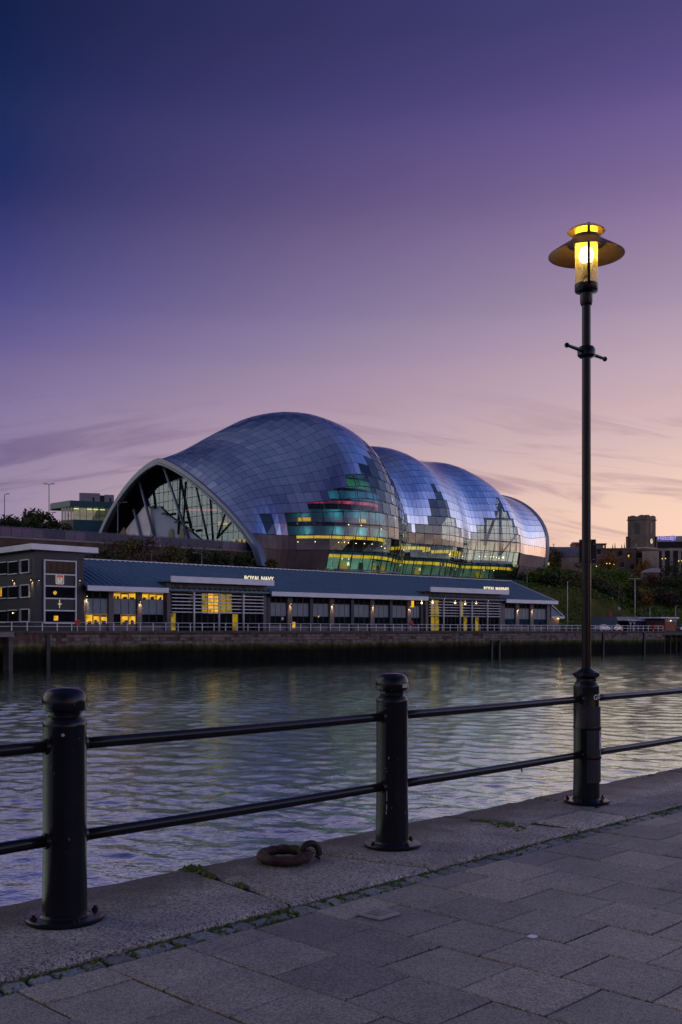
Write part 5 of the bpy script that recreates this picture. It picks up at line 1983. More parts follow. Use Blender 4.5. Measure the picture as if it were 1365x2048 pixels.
def mast(px, ytop, ybot, Y, label, heads=1, arm=.9, lit=False, group='road lamp posts', r=.10, mat='beam', side=1, zb=None):
    p, q = at(px, ytop, Y), at(px, ybot, Y)
    if zb is not None:
        q.z = zb
    t = thing('lamp_post', q, label, 'lamp post', group)
    b = MB(); b.tube(q, p, r, 8, r * .6); b.build('pole', M[mat], t, True)
    for k in range(heads):
        sg_ = side if k == 0 else -side
        b = MB(); b.tube(p - V(0, 0, .02), p + V(arm * sg_, 0, .12), r * .5, 6); b.build('arm', M[mat], t)
        b = MB(); b.prism([p + V(arm * sg_ + sg_ * x, y, .06 + z) for x, y, z in ((-.1, -.15, 0), (.7, -.12, .03), (.7, .12, .03), (-.1, .15, 0))], (0, 0, .16)); b.build('lamp_head', M['concrete'] if not lit else M['bulb'], t)
    return t
mast(9.5, 989, 1056, 250, 'slim lamp post standing at the far left edge above the road', 1, .5, r=.13, mat='bar', zb=17)
mast(98.5, 969, 1060, 240, 'tall slim lamp post rising left of the teal pavilion', 2, .55, r=.13, mat='bar', zb=17)
mast(97, 1026, 1062, 226, 'short lamp post beside the tall one left of the pavilion', 1, 1.0, r=.10, mat='bar', zb=17)
mast(236, 1006, 1072, 216, 'slim lamp post in front of the left leg of the arch', 1, 1.2, r=.11, zb=17)
mast(404, 1107, 1140, 184, 'grey street lamp on the bank behind the blue roof', 1, .9, r=.10, side=-1, zb=10)
mast(1135.5, 1163, 1230, 262, 'white lamp post on the right of the long building', 1, .3, r=.11, mat='white_steel', zb=1.5)
mast(1270.5, 1158, 1232, 292, 'tall white lamp post on the green slope with two arms', 2, 1.6, r=.13, mat='white_steel', side=-1, zb=2)
mast(1300.5, 1214, 1235, 300, 'short white lamp post behind the dark shed', 1, .3, r=.1, mat='white_steel', zb=2)
mast(1352, 1212, 1232, 310, 'small white camera post at the far right', 1, .3, r=.1, mat='white_steel', zb=2)
mast(1342, 1147, 1165, 400, 'grey lamp post among the trees at upper right', 1, .5, r=.1, mat='beam', zb=18)
mast(647.5 + 19, 1100, 1145, 196, 'thin pole in front of the lit lower glass of the hall', 1, .2, r=.09, mat='beam', zb=10)
mast(880, 1126, 1160, 222, 'thin pole in front of the middle hump of the hall', 1, .2, r=.09, mat='beam', zb=10)
mast(1054.5, 1136, 1170, 240, 'thin pole before the right end of the hall', 1, .2, r=.09, mat='beam', zb=10)

# trees on the left, dark against the sky
for i, (px, top, d, rx_, lab) in enumerate(((22, 1034, 78, 3.6, 'dark bushy tree left of the tall lamp post, lowest of the skyline row'), (62, 1020, 80, 4.6, 'dark broad tree rising on the skyline by the tall lamp post'),
                                            (88, 1022, 82, 3.6, 'dark tree directly behind the tall lamp post'), (117, 1042, 74, 2.8, 'dark low tree against the corner of the teal pavilion'), (2, 1043, 80, 2.6, 'dark shrubby tree at the left edge of the picture'), (45, 1033, 76, 3.0, 'dark rounded tree between two taller ones at left'))):
    p, Y = gpos(px, d)
    h = z_at(top, Y) - p.z
    tree('broad_tree', p, h, rx_, h * .5, 'dark', lab, 'trees along the upper road', seed=20 + i, n=1500, trunk=.5, size=.38)
# bank in front of the arch
for i, (px, top, d, rx_, lf, lab) in enumerate(((228, 1072, 44, 3.4, 'brown', 'brown leafless tree on the bank at the left end'), (262, 1068, 46, 3.2, 'olive', 'olive tree on the bank below the left leg of the arch'), (303, 1066, 45, 3.4, 'brown', 'brown twiggy tree on the bank below the arch'),
                                                 (345, 1082, 44, 2.8, 'olive', 'low olive tree on the bank below the arched windows'), (390, 1088, 47, 3.6, 'dark', 'dark bush on the bank under the entrance glass'), (440, 1092, 48, 3.4, 'dark', 'dark bush on the bank left of the arch foot'),
                                                 (205, 1085, 42, 3.0, 'dark', 'dark shrub on the bank behind the three-storey block'), (485, 1098, 48, 2.6, 'dark', 'dark shrub beside the arch foot'), (545, 1110, 46, 1.6, 'olive', 'small olive shrub right of the arch foot'))):
    p, Y = gpos(px, d)
    h = z_at(top + 7, Y) - p.z
    tree('bank_tree', p, max(h, 2), rx_, max(h, 2) * .5, lf, lab, 'trees on the bank before the hall', seed=40 + i, n=1000 if lf != 'brown' else 800, trunk=.28, size=.26 if lf != 'brown' else .2, bark='pale_bark' if lf == 'brown' else 'bark')
# green slope at the right: shrubs and trees
R_ = [(1062, 1158, 52, 4.6, 'green', 'green shrub at the foot of the right end of the hall'), (1085, 1150, 58, 5.2, 'green', 'bright green shrub mound right of the hall'), (1112, 1158, 60, 5.0, 'green', 'green shrub mound behind the white lamp post'),
      (1150, 1150, 62, 5.2, 'olive', 'olive tree just left of the black lamp column'), (1140, 1180, 48, 4.2, 'olive', 'olive shrub above the lodge'), (1100, 1185, 47, 4.0, 'dark', 'dark shrub above the end of the blue roof'),
      (1205, 1132, 78, 6.4, 'green', 'large green tree crowning the slope right of the lamp column'), (1232, 1138, 74, 6.0, 'green', 'rounded green tree on the slope, second right of the lamp column'), (1195, 1150, 66, 4.6, 'olive', 'olive birch beside the lamp column'),
      (1232, 1170, 58, 4.4, 'olive', 'olive tree with pale stems low on the slope'), (1258, 1175, 58, 5.0, 'dark', 'dark tree behind the pale forked trunk'), (1287, 1178, 60, 3.6, 'autumn', 'orange-brown conical tree in the middle of the slope'),
      (1320, 1180, 66, 5.6, 'dark', 'round clipped dark evergreen on the slope'), (1310, 1152, 84, 5.4, 'brown', 'brown tree above the round evergreen'), (1345, 1156, 82, 6.0, 'dark', 'dark green tree at the right edge below the hotel'),
      (1350, 1128, 98, 7.0, 'dark', 'tall dark tree in front of the hotel'), (1218, 1102, 104, 4.6, 'autumn', 'orange tree in front of the long stone terrace'), (1288, 1118, 106, 4.6, 'autumn', 'rust coloured tree below the church tower'),
      (1110, 1096, 112, 3.0, 'olive', 'slim yellowing tree before the brick gable'), (1163, 1104, 108, 3.6, 'autumn', 'golden tree right of the slate roofed hall'), (1335, 1185, 60, 4.0, 'brown', 'brown thicket tree right of the evergreen'), (1362, 1180, 62, 4.6, 'dark', 'dark tree at the right edge above the parked car'),
      (1268, 1158, 84, 4.4, 'olive', 'pale olive tree high on the slope below the church'), (1248, 1196, 52, 2.6, 'green', 'low green bush left of the tall white lamp post'), (1200, 1196, 50, 4.0, 'dark', 'dark undergrowth tree beside the lamp column'),
      (1176, 1170, 56, 4.6, 'dark', 'dark tree hidden behind the lamp column'), (1380, 1150, 84, 6, 'dark', 'dark tree cut by the right edge')]
for i, (px, top, d, rx_, lf, lab) in enumerate(R_):
    p, Y = gpos(px, d)
    h = max(z_at(top, Y) - p.z, 2.4)
    kw = {}
    if 'evergreen on' in lab:
        kw = dict(n=2600, clumps=44)
    tree('slope_tree', p, h, rx_, h * .52, lf, lab, 'trees and shrubs on the green slope', seed=70 + i, n=kw.pop('n', 1500), trunk=.32, bark='pale_bark' if 'pale' in lab or 'birch' in lab else 'bark', size=.36, **kw)
# low scrub covering the slope: nobody could count it
b = MB()
r4 = random.Random(9)
for i in range(26000):
    s = r4.uniform(186, 330); d = r4.uniform(42, 110)
    if math.sin(s * .13 + 1) + math.sin(d * .21 + s * .05) + r4.uniform(-1, 1) < -.6:
        continue
    p = W(s, d, ground(s, d) + r4.uniform(0, .9))
    a = V(r4.gauss(0, 1), r4.gauss(0, 1), r4.gauss(0, 1)).normalized() * r4.uniform(.25, .6)
    c = V(r4.gauss(0, 1), r4.gauss(0, 1), r4.gauss(0, 1)).normalized() * r4.uniform(.2, .45)
    b.poly([p - a, p + c, p + a, p - c])
for i in range(6000):
    s = r4.uniform(0, 185); d = r4.uniform(33, 49)
    p = W(s, d, ground(s, d) + r4.uniform(0, .5))
    a = V(r4.gauss(0, 1), r4.gauss(0, 1), r4.gauss(0, 1)).normalized() * r4.uniform(.2, .5)
    c = V(r4.gauss(0, 1), r4.gauss(0, 1), r4.gauss(0, 1)).normalized() * r4.uniform(.2, .4)
    b.poly([p - a, p + c, p + a, p - c])
b.build('undergrowth', LM['green'], kind='stuff')

# ------------------------------------------------------------------ church and houses on the hill
def ruin(name, c0, c1, var=.35, sc=.25):
    return simple(name, tuple((a + b_) / 2 for a, b_ in zip(c0, c1)), .85, 0, var, sc, .5, .06, 2.2)
M['stone_b'] = ruin('sooty_sandstone', (.11, .085, .07), (.16, .125, .10))
M['stone_l'] = ruin('pale_sandstone', (.32, .27, .22), (.42, .36, .30))
M['slate'] = simple('slate_roof', (.13, .12, .145), .55, 0, .2, .5, .3, .03, 4)
M['brick'] = simple('red_brick', (.27, .085, .06), .85, 0, .25, .5, .3, .02, 6)
CY = 440
cc0 = at(1265, 1140, CY)
ch = thing('church_tower', V(at(1288, 1140, CY).x, CY, 24), 'square dark sandstone church tower with a lit clock and a wavy parapet', 'church')
yaw = R(-26)
half = 10.6 / 2
o = V(at(1288, 1140, CY).x, CY + 3, 0)
f = FR(yaw - R(18), o)
zT, zP, zM, zL = z_at(1031, CY), z_at(1040, CY), z_at(1095, CY), 22
hw_ = 4.25
b = MB(); b.box(f, -hw_, hw_, -hw_, hw_, zM, zP); body = b.build('tower', M['stone_b'], ch)
b = MB(); b.box(f, -hw_ - .5, hw_ + .5, -hw_ - .5, hw_ + .5, zL, zM - .01); b.build('tower_base', M['stone_b'], ch)
b = MB(); b.box(f, -hw_ - .3, hw_ + .3, -hw_ - .3, hw_ + .3, zP, zP + .5); b.build('string_course', M['stone_b'], ch)
b = MB(); b.box(f, -hw_ - .65, hw_ + .65, -hw_ - .65, hw_ + .65, zM - .6, zM - .02); b.build('ledge', M['stone_l'], ch)
for sx, sy in ((1, 0), (-1, 0), (0, 1), (0, -1)):
    b = MB()
    pts = []
    for q in range(25):
        a = -hw_ + 2 * hw_ * q / 24
        hgt = .9 + (.65 * abs(math.sin(a / hw_ * math.pi)) if abs(a) < hw_ * .97 else .5)
        pts.append((a, hgt))
    def pf(a, z, off):
        return f(sx * (hw_ - off) + (a if sx == 0 else 0), sy * (hw_ - off) + (a if sy == 0 else 0), zP + .5 + z)
    poly = [pf(-hw_, 0, 0)] + [pf(a, z, 0) for a, z in pts] + [pf(hw_, 0, 0)]
    b.prism(poly, pf(0, 0, .5) - pf(0, 0, 0)); b.build('parapet', M['stone_b'], ch)
def arched(fr, a, b0, z0, w, hgt, mat, nm, parent, axis):
    pts = [(-w / 2, 0)] + [(w / 2 * math.cos(R(180 - 18 * q)), hgt - w / 2 + w / 2 * math.sin(R(180 - 18 * q))) for q in range(11)] + [(w / 2, 0)]
    if axis == 'y':
        P_ = [fr(a + x, b0, z0 + z) for x, z in pts]; off = fr(a, b0 - .12, 0) - fr(a, b0, 0)
    else:
        P_ = [fr(b0, a + x, z0 + z) for x, z in pts]; off = fr(b0 + .12, a, 0) - fr(b0, a, 0)
    m_ = MB(); m_.prism(P_, off)
    return m_.build(nm, mat, parent)
zb_ = z_at(1068, CY)
arched(f, 0, -hw_ - .01, zb_, 2.0, 4.9, M['clad_dark'], 'belfry_opening', ch, 'y')
arched(f, 0, hw_ + .01, zb_, 2.0, 4.9, M['clad_dark'], 'belfry_opening', ch, 'x')
for sg1, sg2 in ((1, -1), (-1, -1), (1, 1)):
    b = MB()
    b.box(f, sg1 * hw_ - .55, sg1 * hw_ + .55, sg2 * hw_ - .55, sg2 * hw_ + .55, zM, z_at(1072, CY))
    b.build('buttress', M['stone_b'], ch)
zc = z_at(1082.5, CY)
cf_ = f(hw_, 0, 0) - f(0, 0, 0)
clock_c = f(hw_ + .05, -.0, zc)
nx = (f(1, 0, 0) - f(0, 0, 0)).normalized(); ny = (f(0, 1, 0) - f(0, 0, 0)).normalized()
# the clock is on the face turned to the viewer's right
b = MB(); b.tube(clock_c, clock_c + nx * .2, 1.35, 28); b.build('clock_rim', M['stone_l'], ch, 40)
b = MB(); b.tube(clock_c + nx * .201, clock_c + nx * .23, 1.05, 28); ck = b.build('clock_face', emit('clock_face', (.85, .68, .45), .75), ch, 40)
for a, l in ((R(35), .8), (R(-70), .55)):
    b = MB(); q = clock_c + nx * .25
    b.tube(q, q + ny * (l * math.sin(a)) + V(0, 0, l * math.cos(a)), .07, 5); b.build('hand', M['bar'], ck)
b = MB(); b.box(f, -.6, .1, -hw_ - .06, -hw_ - .02, z_at(1099, CY), z_at(1087, CY)); b.build('lancet', M['spandrel'], ch)
b = MB(); b.box(f, -hw_ - 1, hw_ + 6.5, -hw_ - 8.5, -hw_ - .6, zL, z_at(1102, CY)); 
nave = thing('church_aisle', at(1308, 1140, 432), 'squat square stone building block in front of the church tower foot', 'building')
o2 = at(1286.5, 1145, 428)
f3 = FR(R(-14), V(o2.x, o2.y, 0))
b = MB(); b.box(f3, 0, 6.3, 0, 7, 21, z_at(1102, 428)); b.build('wall', M['stone_l'], nave)
b = MB(); b.box(f3, -.2, 6.5, -.2, 7.2, z_at(1102, 428) + .01, z_at(1100, 428)); b.build('cornice', M['stone_b'], nave)

def block(name, label, px0, px1, ytop, Y, yaw, depth, mat, rooft=None, zbot=15, wins=(), winmat='pane', cat='building', ridge=0, win_hw=.9, win_h=2.2):
    o_ = at(px0, ytop, Y)
    width = (px1 - px0) / 2080 * Y / max(.3, math.cos(yaw))
    fr = FR(yaw, V(o_.x, o_.y, 0))
    t = thing(name, V(o_.x + width / 2 * math.cos(yaw), o_.y + width / 2 * math.sin(yaw), zbot), label, cat)
    zt = z_at(ytop, Y)
    m_ = MB(); m_.box(fr, 0, width, 0, depth, zbot, zt); m_.build('wall', M[mat], t)
    if rooft == 'gable':
        m_ = MB()
        m_.prism([fr(-.4, -.5, zt), fr(-.4, depth + .5, zt), fr(-.4, depth / 2, zt + ridge)], fr(width + .8, 0, 0) - fr(0, 0, 0)); m_.build('roof', M['slate'], t)
    elif rooft == 'flat':
        m_ = MB(); m_.box(fr, -.3, width + .3, -.3, depth + .3, zt + .01, zt + .5); m_.build('cornice', M['stone_b'], t)
    for (wx, wy) in wins:
        a = (wx - px0) / 2080 * Y / max(.3, math.cos(yaw))
        zc_ = z_at(wy, Y)
        lit = wy != int(wy)
        if lit:
            m_ = MB(); m_.box(fr, a - .3, a + .25, -.14, -.09, zc_ - .7, zc_ + .3); m_.build('lit_pane', M['lit'], t)
        m_ = MB(); m_.box(fr, a - win_hw, a + win_hw, -.08, -.01, zc_ - win_h / 2, zc_ + win_h / 2); w_ = m_.build('window', M[winmat], t)
        m_ = MB(); m_.box(fr, a - win_hw - .15, a + win_hw + .15, -.2, -.01, zc_ - win_h / 2 - .3, zc_ - win_h / 2 - .02); m_.build('sill', M['stone_l'], w_)
    return t, fr, width, zt
block('stone_terrace', 'long two-storey dark stone terrace left of the church tower', 1178, 1270, 1099, 436, R(-6), 12, 'stone_b', 'flat', 15,
      [(1198, 1104), (1220, 1106), (1240, 1107), (1255.5, 1111.5), (1237, 1110), (1277, 1112), (1243, 1130), (1226, 1134), (1205, 1126), (1262, 1134)], win_hw=.7)
block('stone_hall', 'low stone hall with a steep slate roof right of the concert hall', 1122, 1166, 1114, 400, R(-8), 9, 'stone_l', 'gable', 15, [], ridge=4.2)
t, fr, w_, zt = block('stone_gable', 'narrow stone gable end with a small cross right of the concert hall', 1108, 1123, 1106, 398, R(-4), 7, 'stone_b', 'gable', 15, [], ridge=2.6)
b = MB(); q = fr(.4, 3.5, zt + 2.5); b.tube(q, q + V(0, 0, 1.5), .1, 5); b.tube(q + V(-.4, 0, 1.0), q + V(.4, 0, 1.0), .09, 5); b.build('finial', M['stone_b'], t)
block('brick_house', 'red brick house just right of the end of the concert hall', 1088, 1110, 1096, 404, R(4), 9, 'brick', 'flat', 15, [(1102.5, 1104), (1097.5, 1127.5)], 'spandrel', win_hw=.5, win_h=1.2)
block('curved_flats', 'brick flats with a shallow curved roof behind the lamp column', 1151, 1180, 1087, 470, R(-2), 12, 'brick', 'gable', 15, [], ridge=1.1)
block('glazed_penthouse', 'flat-topped glazed block with one orange lit window behind the terrace', 1190, 1212, 1089, 466, R(-5), 10, 'spandrel', 'flat', 15, [(1207.5, 1092.5)], win_hw=.9, win_h=1.7)
sp = thing('church_pinnacles', at(1240, 1100, 470), 'distant stone church roof with four thin pinnacles on the skyline', 'church')
b = MB(); o = at(1222, 1098, 470); b.box(FR(R(-5), V(o.x, o.y, 0)), 0, 7, 0, 8, 15, z_at(1097, 470)); b.build('nave', M['stone_b'], sp)
for px, yt in ((1226, 1087), (1230.5, 1084), (1244, 1087.5), (1249.5, 1085)):
    p = at(px, 1098, 469); b = MB(); b.tube(p, V(p.x, p.y, z_at(yt, 469)), .32, 6, .03); b.build('pinnacle', M['stone_b'], sp)
# pale low curved roof beside the tower foot
lp_ = thing('low_pavilion', at(1302, 1150, 410), 'low building with a pale grey curved roof below the church tower', 'building')
o = at(1287, 1148, 410)
f4 = FR(R(-6), V(o.x, o.y, 0))
b = MB(); b.box(f4, 0, 6.2, 0, 5, 18, z_at(1145, 410)); b.build('wall', M['stone_b'], lp_)
b = MB()
pr_ = [(-.3, 0), (1.2, 1.1), (3.1, 1.75), (5.2, 1.8), (6.6, 1.3), (6.6, 0)]
b.prism([f4(x, -.3, z_at(1145, 410) + .01 + z) for x, z in pr_], f4(0, 5.6, 0) - f4(0, 0, 0)); b.build('roof', simple('pale_grey_roof', (.42, .41, .46), .5), lp_)
# hotel at the right edge
ht, hf, hw2, hz = block('hotel', 'long modern hotel with beige piers and a violet illuminated rooftop sign', 1306, 1440, 1084, 480, R(-10), 20, 'clad_dark', None, 15)
b = MB(); b.box(hf, -.5, hw2 + .5, -.6, 20, hz + .01, z_at(1073, 480)); b.build('roof_band', simple('pale_band', (.36, .36, .42), .5), ht)
za, zb2 = z_at(1097, 480), z_at(1102, 480)
b = MB(); b.box(hf, 0, hw2, -.5, -.02, zb2, za); b.build('beige_band', M['stone_l'], ht)
for k in range(16):
    a = .4 + k * 3.6
    b = MB(); b.box(hf, a, a + 1.3, -.6, -.02, 15, zb2 - .02); b.build('pier', M['stone_l'], ht)
    b = MB(); b.box(hf, a + 1.5, a + 3.4, -.12, -.02, zb2 - 3, zb2 - .3); b.build('window', M['pane'], ht)
for k in range(26):
    b = MB(); b.box(hf, .3 + k * 2.1, 2.2 + k * 2.1, -.14, -.02, za + .3, hz - .4); b.build('upper_window', M['pane'], ht)
vm = emit('violet_sign', (.42, .36, .95), 1.0)
p = at(1313.5, 1080, 478)
o_ = text_part('lettering', 'Hilton', 2.7, V(p.x, p.y - 1.2, z_at(1080.5, 478)), hf(1, 0, 0) - hf(0, 0, 0), (0, 0, 1), .1, vm, ht, label='violet illuminated Hilton letters')
hx = (hf(1, 0, 0) - hf(0, 0, 0))
xs = [(v.co + ORG[ht] - p).dot(hx) for v in o_.data.vertices]
k = (24 / 2080 * 478) / max(xs)
a0 = V(p.x, p.y - 1.2, 0)
for v in o_.data.vertices:
    v.co += hx * ((v.co + ORG[ht] - a0).dot(hx) * max(0, min(k - 1, .9)))
p = at(1345.5, 1075.5, 476)
b = MB()
b.path([p + hx * (1.15 * math.cos(2 * math.pi * q / 24)) + V(0, -.6, 1.15 * math.sin(2 * math.pi * q / 24)) for q in range(24)], .16, 6, True)
b.box(lambda a, b_, z: p + hx * a + V(0, -.6 + b_, z), -.45, .45, -.06, .06, -.12, .12)
for sg_ in (-.4, .4):
    b.box(lambda a, b_, z: p + hx * a + V(0, -.6 + b_, z), sg_ - .12, sg_ + .12, -.07, .07, -.5, .5)
b.build('sign_roundel', vm, ht)
# street lights on the hill
for i, (px, y) in enumerate(((1193.5, 1132.5), (1214, 1127), (1220, 1127), (1325, 1117.5), (1331.5, 1117), (1358, 1122), (1364, 1121.5), (1098, 1126.5), (1228, 1129))):
    p = at(px, y, 396)
    t = thing('street_light', V(p.x, p.y, p.z - 5), ['yellow street light nearest the lamp column on the hill', 'yellow street light left of a close pair under the orange tree', 'yellow street light right of a close pair under the orange tree', 'left of two warm lights below the hotel', 'right of two warm lights below the hotel', 'left of two yellow lights at the right edge', 'right of two yellow lights at the right edge', 'orange lamp by the brick house', 'dim yellow light before the stone terrace'][i], 'street light', 'street lights on the hill')
    b = MB(); b.tube(V(p.x, p.y, p.z - 5), p, .06, 5); b.build('pole', M['bar'], t)
    b = MB(); b.lathe(p, [(0, -.22), (.26, 0), (0, .22)], 8); b.build('lamp_head', emit('yellow_street_lamp', (1, .72, .12), 1.6), t)

# blue hoarding right of the hall, green fence at the slope foot
hd = thing('blue_hoarding', W(200, 58, 18), 'dark blue hoarding beside the right foot of the concert hall', 'hoarding')
p, q = at(1091, 1146, 318), at(1138, 1150, 322)
b = MB()
dv = (q - p); dv.z = 0
nseg = 8
for k in range(nseg):
    a, c = p + dv * (k / nseg), p + dv * ((k + .96) / nseg)
    m_ = MB(); m_.hexa([V(a.x, a.y, 16), V(c.x, c.y, 16), V(c.x + .05, c.y + .12, 16), V(a.x + .05, a.y + .12, 16), V(a.x, a.y, 20.3 - .05 * k), V(c.x, c.y, 20.3 - .05 * k), V(c.x + .05, c.y + .12, 20.3 - .05 * k), V(a.x + .05, a.y + .12, 20.3 - .05 * k)])
    m_.build('hoarding_panel', M['blue_pan'], hd)
fe = thing('mesh_fence', W(190, 40, 1.5), 'green mesh security fence along the foot of the slope', 'fence')
M['fence'] = simple('green_fence', (.05, .11, .075), .6)
s0_, s1_ = s_at(1110, 39), s_at(1400, 39)
b = MB()
n = 46
for k in range(n + 1):
    s = s0_ + (s1_ - s0_) * k / n
    m_ = MB(); m_.tube(W(s, 39, 1.5), W(s, 39, 4.6), .05, 5); m_.build('fence_post', M['fence'], fe)
for z in [1.7 + .24 * q for q in range(13)]:
    b.tube(W(s0_, 39.02, z), W(s1_, 39.02, z), .018, 3)
for k in range(n * 10):
    s = s0_ + (s1_ - s0_) * k / (n * 10)
    b.tube(W(s, 39.05, 1.6), W(s, 39.05, 4.6), .012, 3)
b.build('fence_mesh', M['fence'], fe, kind='stuff')

# ------------------------------------------------------------------ sheds, chimney and parked cars on the right-hand quay
def shed(name, label, px0, px1, ytop, d, depth, mat, roofm=None):
    s0_, s1_ = s_at(px0, d), s_at(px1, d)
    zt = z_at(ytop, Yof((s0_ + s1_) / 2, d))
    t = thing(name, W((s0_ + s1_) / 2, d + depth / 2, 1.5), label, 'shed')
    m_ = MB(); m_.box(W, s0_, s1_, d, d + depth, 1.5, zt); m_.build('wall', mat, t)
    if roofm:
        m_ = MB(); m_.box(W, s0_ - .3, s1_ + .3, d - .35, d + depth + .3, zt + .005, zt + .4); m_.build('roof', roofm, t)
    return t, s0_, s1_, zt
M['shed_blue'] = simple('blue_grey_shed', (.13, .17, .23), .5, 0, .15, .4)
t, a, c, zt = shed('blue_grey_shed', 'wide blue-grey flat shed with a canopy behind the parked cars', 1234, 1303, 1234, 14, 7, M['shed_blue'])
b = MB(); b.box(W, a + .5, s_at(1272, 14), 11.4, 13.98, 4.0, 4.25); b.build('canopy', M['white_steel'], t)
for s in (a + 4, s_at(1260, 12)):
    b = MB(); b.tube(W(s, 11.8, 1.5), W(s, 11.8, 3.99), .1, 6); b.tube(W(s, 11.8, 3.0), W(s + .9, 11.8, 3.98), .07, 6); b.tube(W(s, 11.8, 3.0), W(s - .9, 11.8, 3.98), .07, 6); b.build('canopy_post', M['white_steel'], t)
b = MB(); b.box(W, a + .6, s_at(1270, 14), 13.9, 13.99, 1.6, 3.8); b.build('opening', M['pane'], t)
shed('brick_shed', 'low red brick shed between the blue shed and the white-roofed one', 1303.5, 1329, 1239, 12.5, 5, M['brick'], M['clad_dark'])
t, a, c, zt = shed('white_roofed_kiosk', 'red brick kiosk with a white flat roof at the right end of the quay', 1330, 1352, 1244, 7.5, 5, M['brick'])
b = MB(); b.box(W, a - .0, c + .2, 7.4, 12.6, zt + .01, zt + .85); b.build('upper_band', M['shed_blue'], t)
b = MB(); b.box(W, a - 3, c + .4, 6.8, 13, zt + .86, zt + 1.15); b.build('roof', M['white_steel'], t)
b = MB(); p = W((a + c) / 2 - .3, 7.2, zt + .3); b.lathe(p, [(0, -.1), (.14, 0), (0, .1)], 8); b.build('wall_light', M['bulb'], t)
cs = thing('brick_chimney', W(s_at(1219, 20), 20, 1.5), 'square red brick chimney stack behind the parked cars', 'chimney')
p = W(s_at(1219, 20), 20, 1.5)
zt = z_at(1224, Yof(s_at(1219, 20), 20))
fq = FR(R(20), V(p.x, p.y, 0))
b = MB(); b.box(fq, -.5, .5, -.5, .5, 1.5, zt - .3); b.build('stack', M['brick'], cs)
b = MB(); b.box(fq, -.6, .6, -.6, .6, zt - .29, zt); b.build('cap', M['brick'], cs)
fm_ = thing('flag_mast', at(1238, 1235, 300), 'thin mast with stays and a white box on the green slope', 'mast')
p, q = at(1238, 1232, 298), at(1238, 1180, 298)
b = MB(); b.tube(V(p.x, p.y, 1.8), q, .09, 6, .05); b.build('pole', M['beam'], fm_)
b = MB(); b.path([q + V((8 * t_ / 10) * .2, 0, -.3 * t_ - .12 * t_ * t_ / 10) for t_ in range(11)], .04, 5); b.build('stay', M['concrete'], fm_)
b = MB(); c = at(1238.5, 1217, 297.8); b.box(lambda x, y, z: c + V(x, y, z), -.3, .3, -.2, .2, -.35, .35); b.build('box', M['white_steel'], fm_)

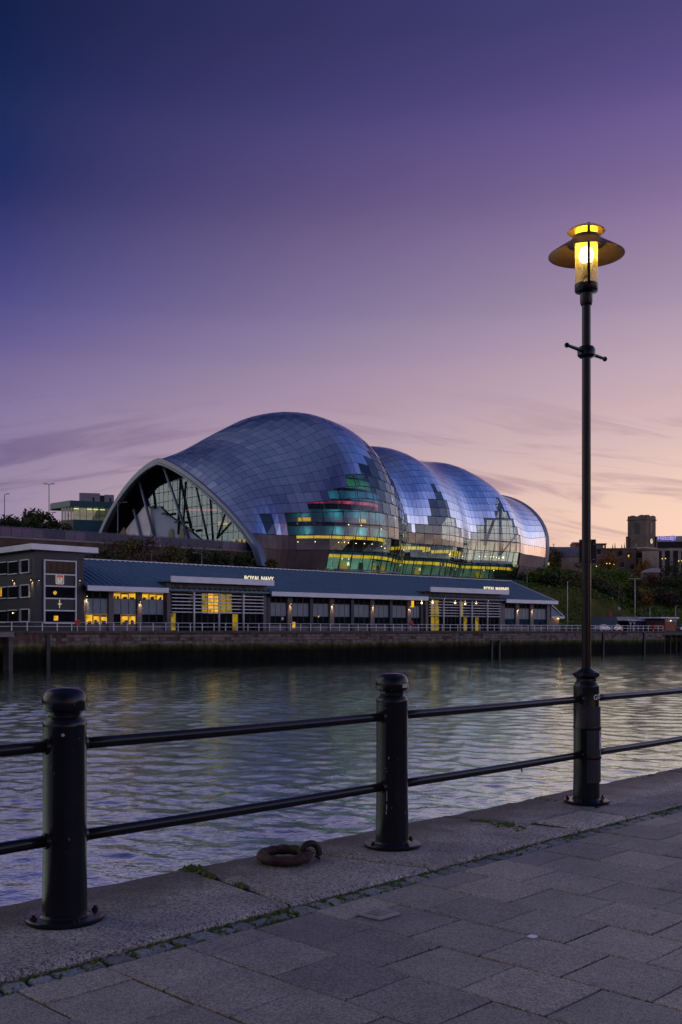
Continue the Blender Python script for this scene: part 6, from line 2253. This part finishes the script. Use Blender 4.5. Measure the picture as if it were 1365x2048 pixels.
def car(px, d, label, paint, yaw_off=0, glass=None, pale=False):
    s = s_at(px, d)
    o = W(s, d, 1.5)
    ya = math.atan2(.676, .737) + yaw_off
    fr = FR(ya, V(o.x, o.y, 0))
    t = thing('parked_car', o, label, 'car', 'cars parked on the far quay')
    prof = [(-2.1, .35), (-2.15, .75), (-1.95, .95), (-1.55, 1.02), (-.95, 1.45), (.2, 1.5), (.75, 1.42), (1.35, .98), (2.0, .82), (2.15, .6), (2.12, .35)]
    secs = []
    for yv, tuck in ((-.86, .0), (-.80, .0), (.80, 0), (.86, 0)):
        ring_ = []
        for x, z in prof:
            k_ = 1.0
            yy = yv * (1 - .16 * max(0, (z - .95) / .5))
            if abs(yv) > .82:
                zz_ = min(z, z - .02); xx = x * .985
            else:
                zz_ = z; xx = x
            ring_.append(fr(xx, yy, 1.5 + zz_))
        secs.append(ring_)
    m_ = MB()
    n_ = len(prof)
    k0 = len(m_.v)
    for rg in secs:
        m_.v += rg
    for i in range(3):
        for j in range(n_):
            j2 = (j + 1) % n_
            m_.f.append((k0 + i * n_ + j, k0 + i * n_ + j2, k0 + (i + 1) * n_ + j2, k0 + (i + 1) * n_ + j))
    m_.f.append(tuple(k0 + j for j in range(n_))); m_.f.append(tuple(k0 + 3 * n_ + j for j in range(n_)))
    m_.build('body', paint, t, 40)
    for sgn in (-1, 1):
        m_ = MB()
        pts = [(-1.4, 1.04), (-.92, 1.38), (.15, 1.43), (.66, 1.36), (1.15, 1.02)]
        P_ = [fr(x, sgn * (.868 * (1 - .16 * max(0, (z - .95) / .5))), 1.5 + z) for x, z in pts]
        m_.prism(P_, fr(0, sgn * .012, 0) - fr(0, 0, 0)); m_.build('side_window', M['pane'], t)
    m_ = MB(); m_.poly([fr(.80, -.68, 1.5 + 1.41), fr(1.33, -.78, 1.5 + 1.02), fr(1.33, .78, 1.5 + 1.02), fr(.80, .68, 1.5 + 1.41)]); m_.v = [v + V(0, 0, .02) for v in m_.v]; m_.build('windscreen', M['pane'], t)
    m_ = MB(); m_.poly([fr(-1.02, -.68, 1.5 + 1.42), fr(-1.55, -.78, 1.5 + 1.05), fr(-1.55, .78, 1.5 + 1.05), fr(-1.02, .68, 1.5 + 1.42)]); m_.v = [v + V(0, 0, .025) for v in m_.v]; m_.build('rear_window', M['pane'], t)
    for x in (-1.3, 1.35):
        for yv in (-.80, .80):
            c = fr(x, yv, 1.5 + .32)
            ax = (fr(0, 1, 0) - fr(0, 0, 0)).normalized() * (.1 if yv > 0 else -.1)
            m_ = MB(); m_.tube(c - ax, c + ax, .32, 16); w_ = m_.build('wheel', M['lamp_body'], t, 40)
            m_ = MB(); m_.tube(c + ax * 1.01, c + ax * 1.12, .2, 12); m_.build('rim', M['fascia'], w_, 40)
    for yv in (-.62, .62):
        m_ = MB(); m_.box(fr, 2.03, 2.13, yv - .16, yv + .16, 1.5 + .62, 1.5 + .76); m_.build('headlight', M['paper'], t)
        m_ = MB(); m_.box(fr, -2.16, -2.08, yv - .16, yv + .16, 1.5 + .72, 1.5 + .88); m_.build('tail_light', M['red'], t)
    return t
def paint(nm, c):
    m, t, p = new_mat(nm)
    p.inputs['Base Color'].default_value = tuple(c) + (1,)
    p.inputs['Roughness'].default_value = .25
    p.inputs['Coat Weight'].default_value = .6
    return m
car(1204, 5.0, 'white car parked nearest the black lamp column, behind the railing', paint('white_paint', (.62, .64, .68)), 0)
car(1231, 7.6, 'silver-blue car parked right of the white one on the far quay', paint('silver_paint', (.26, .31, .36)), .1)
car(1364, 9.0, 'pale green-grey car cut off by the right edge beside the kiosk', paint('green_paint', (.25, .33, .33)), .0)
b = MB()
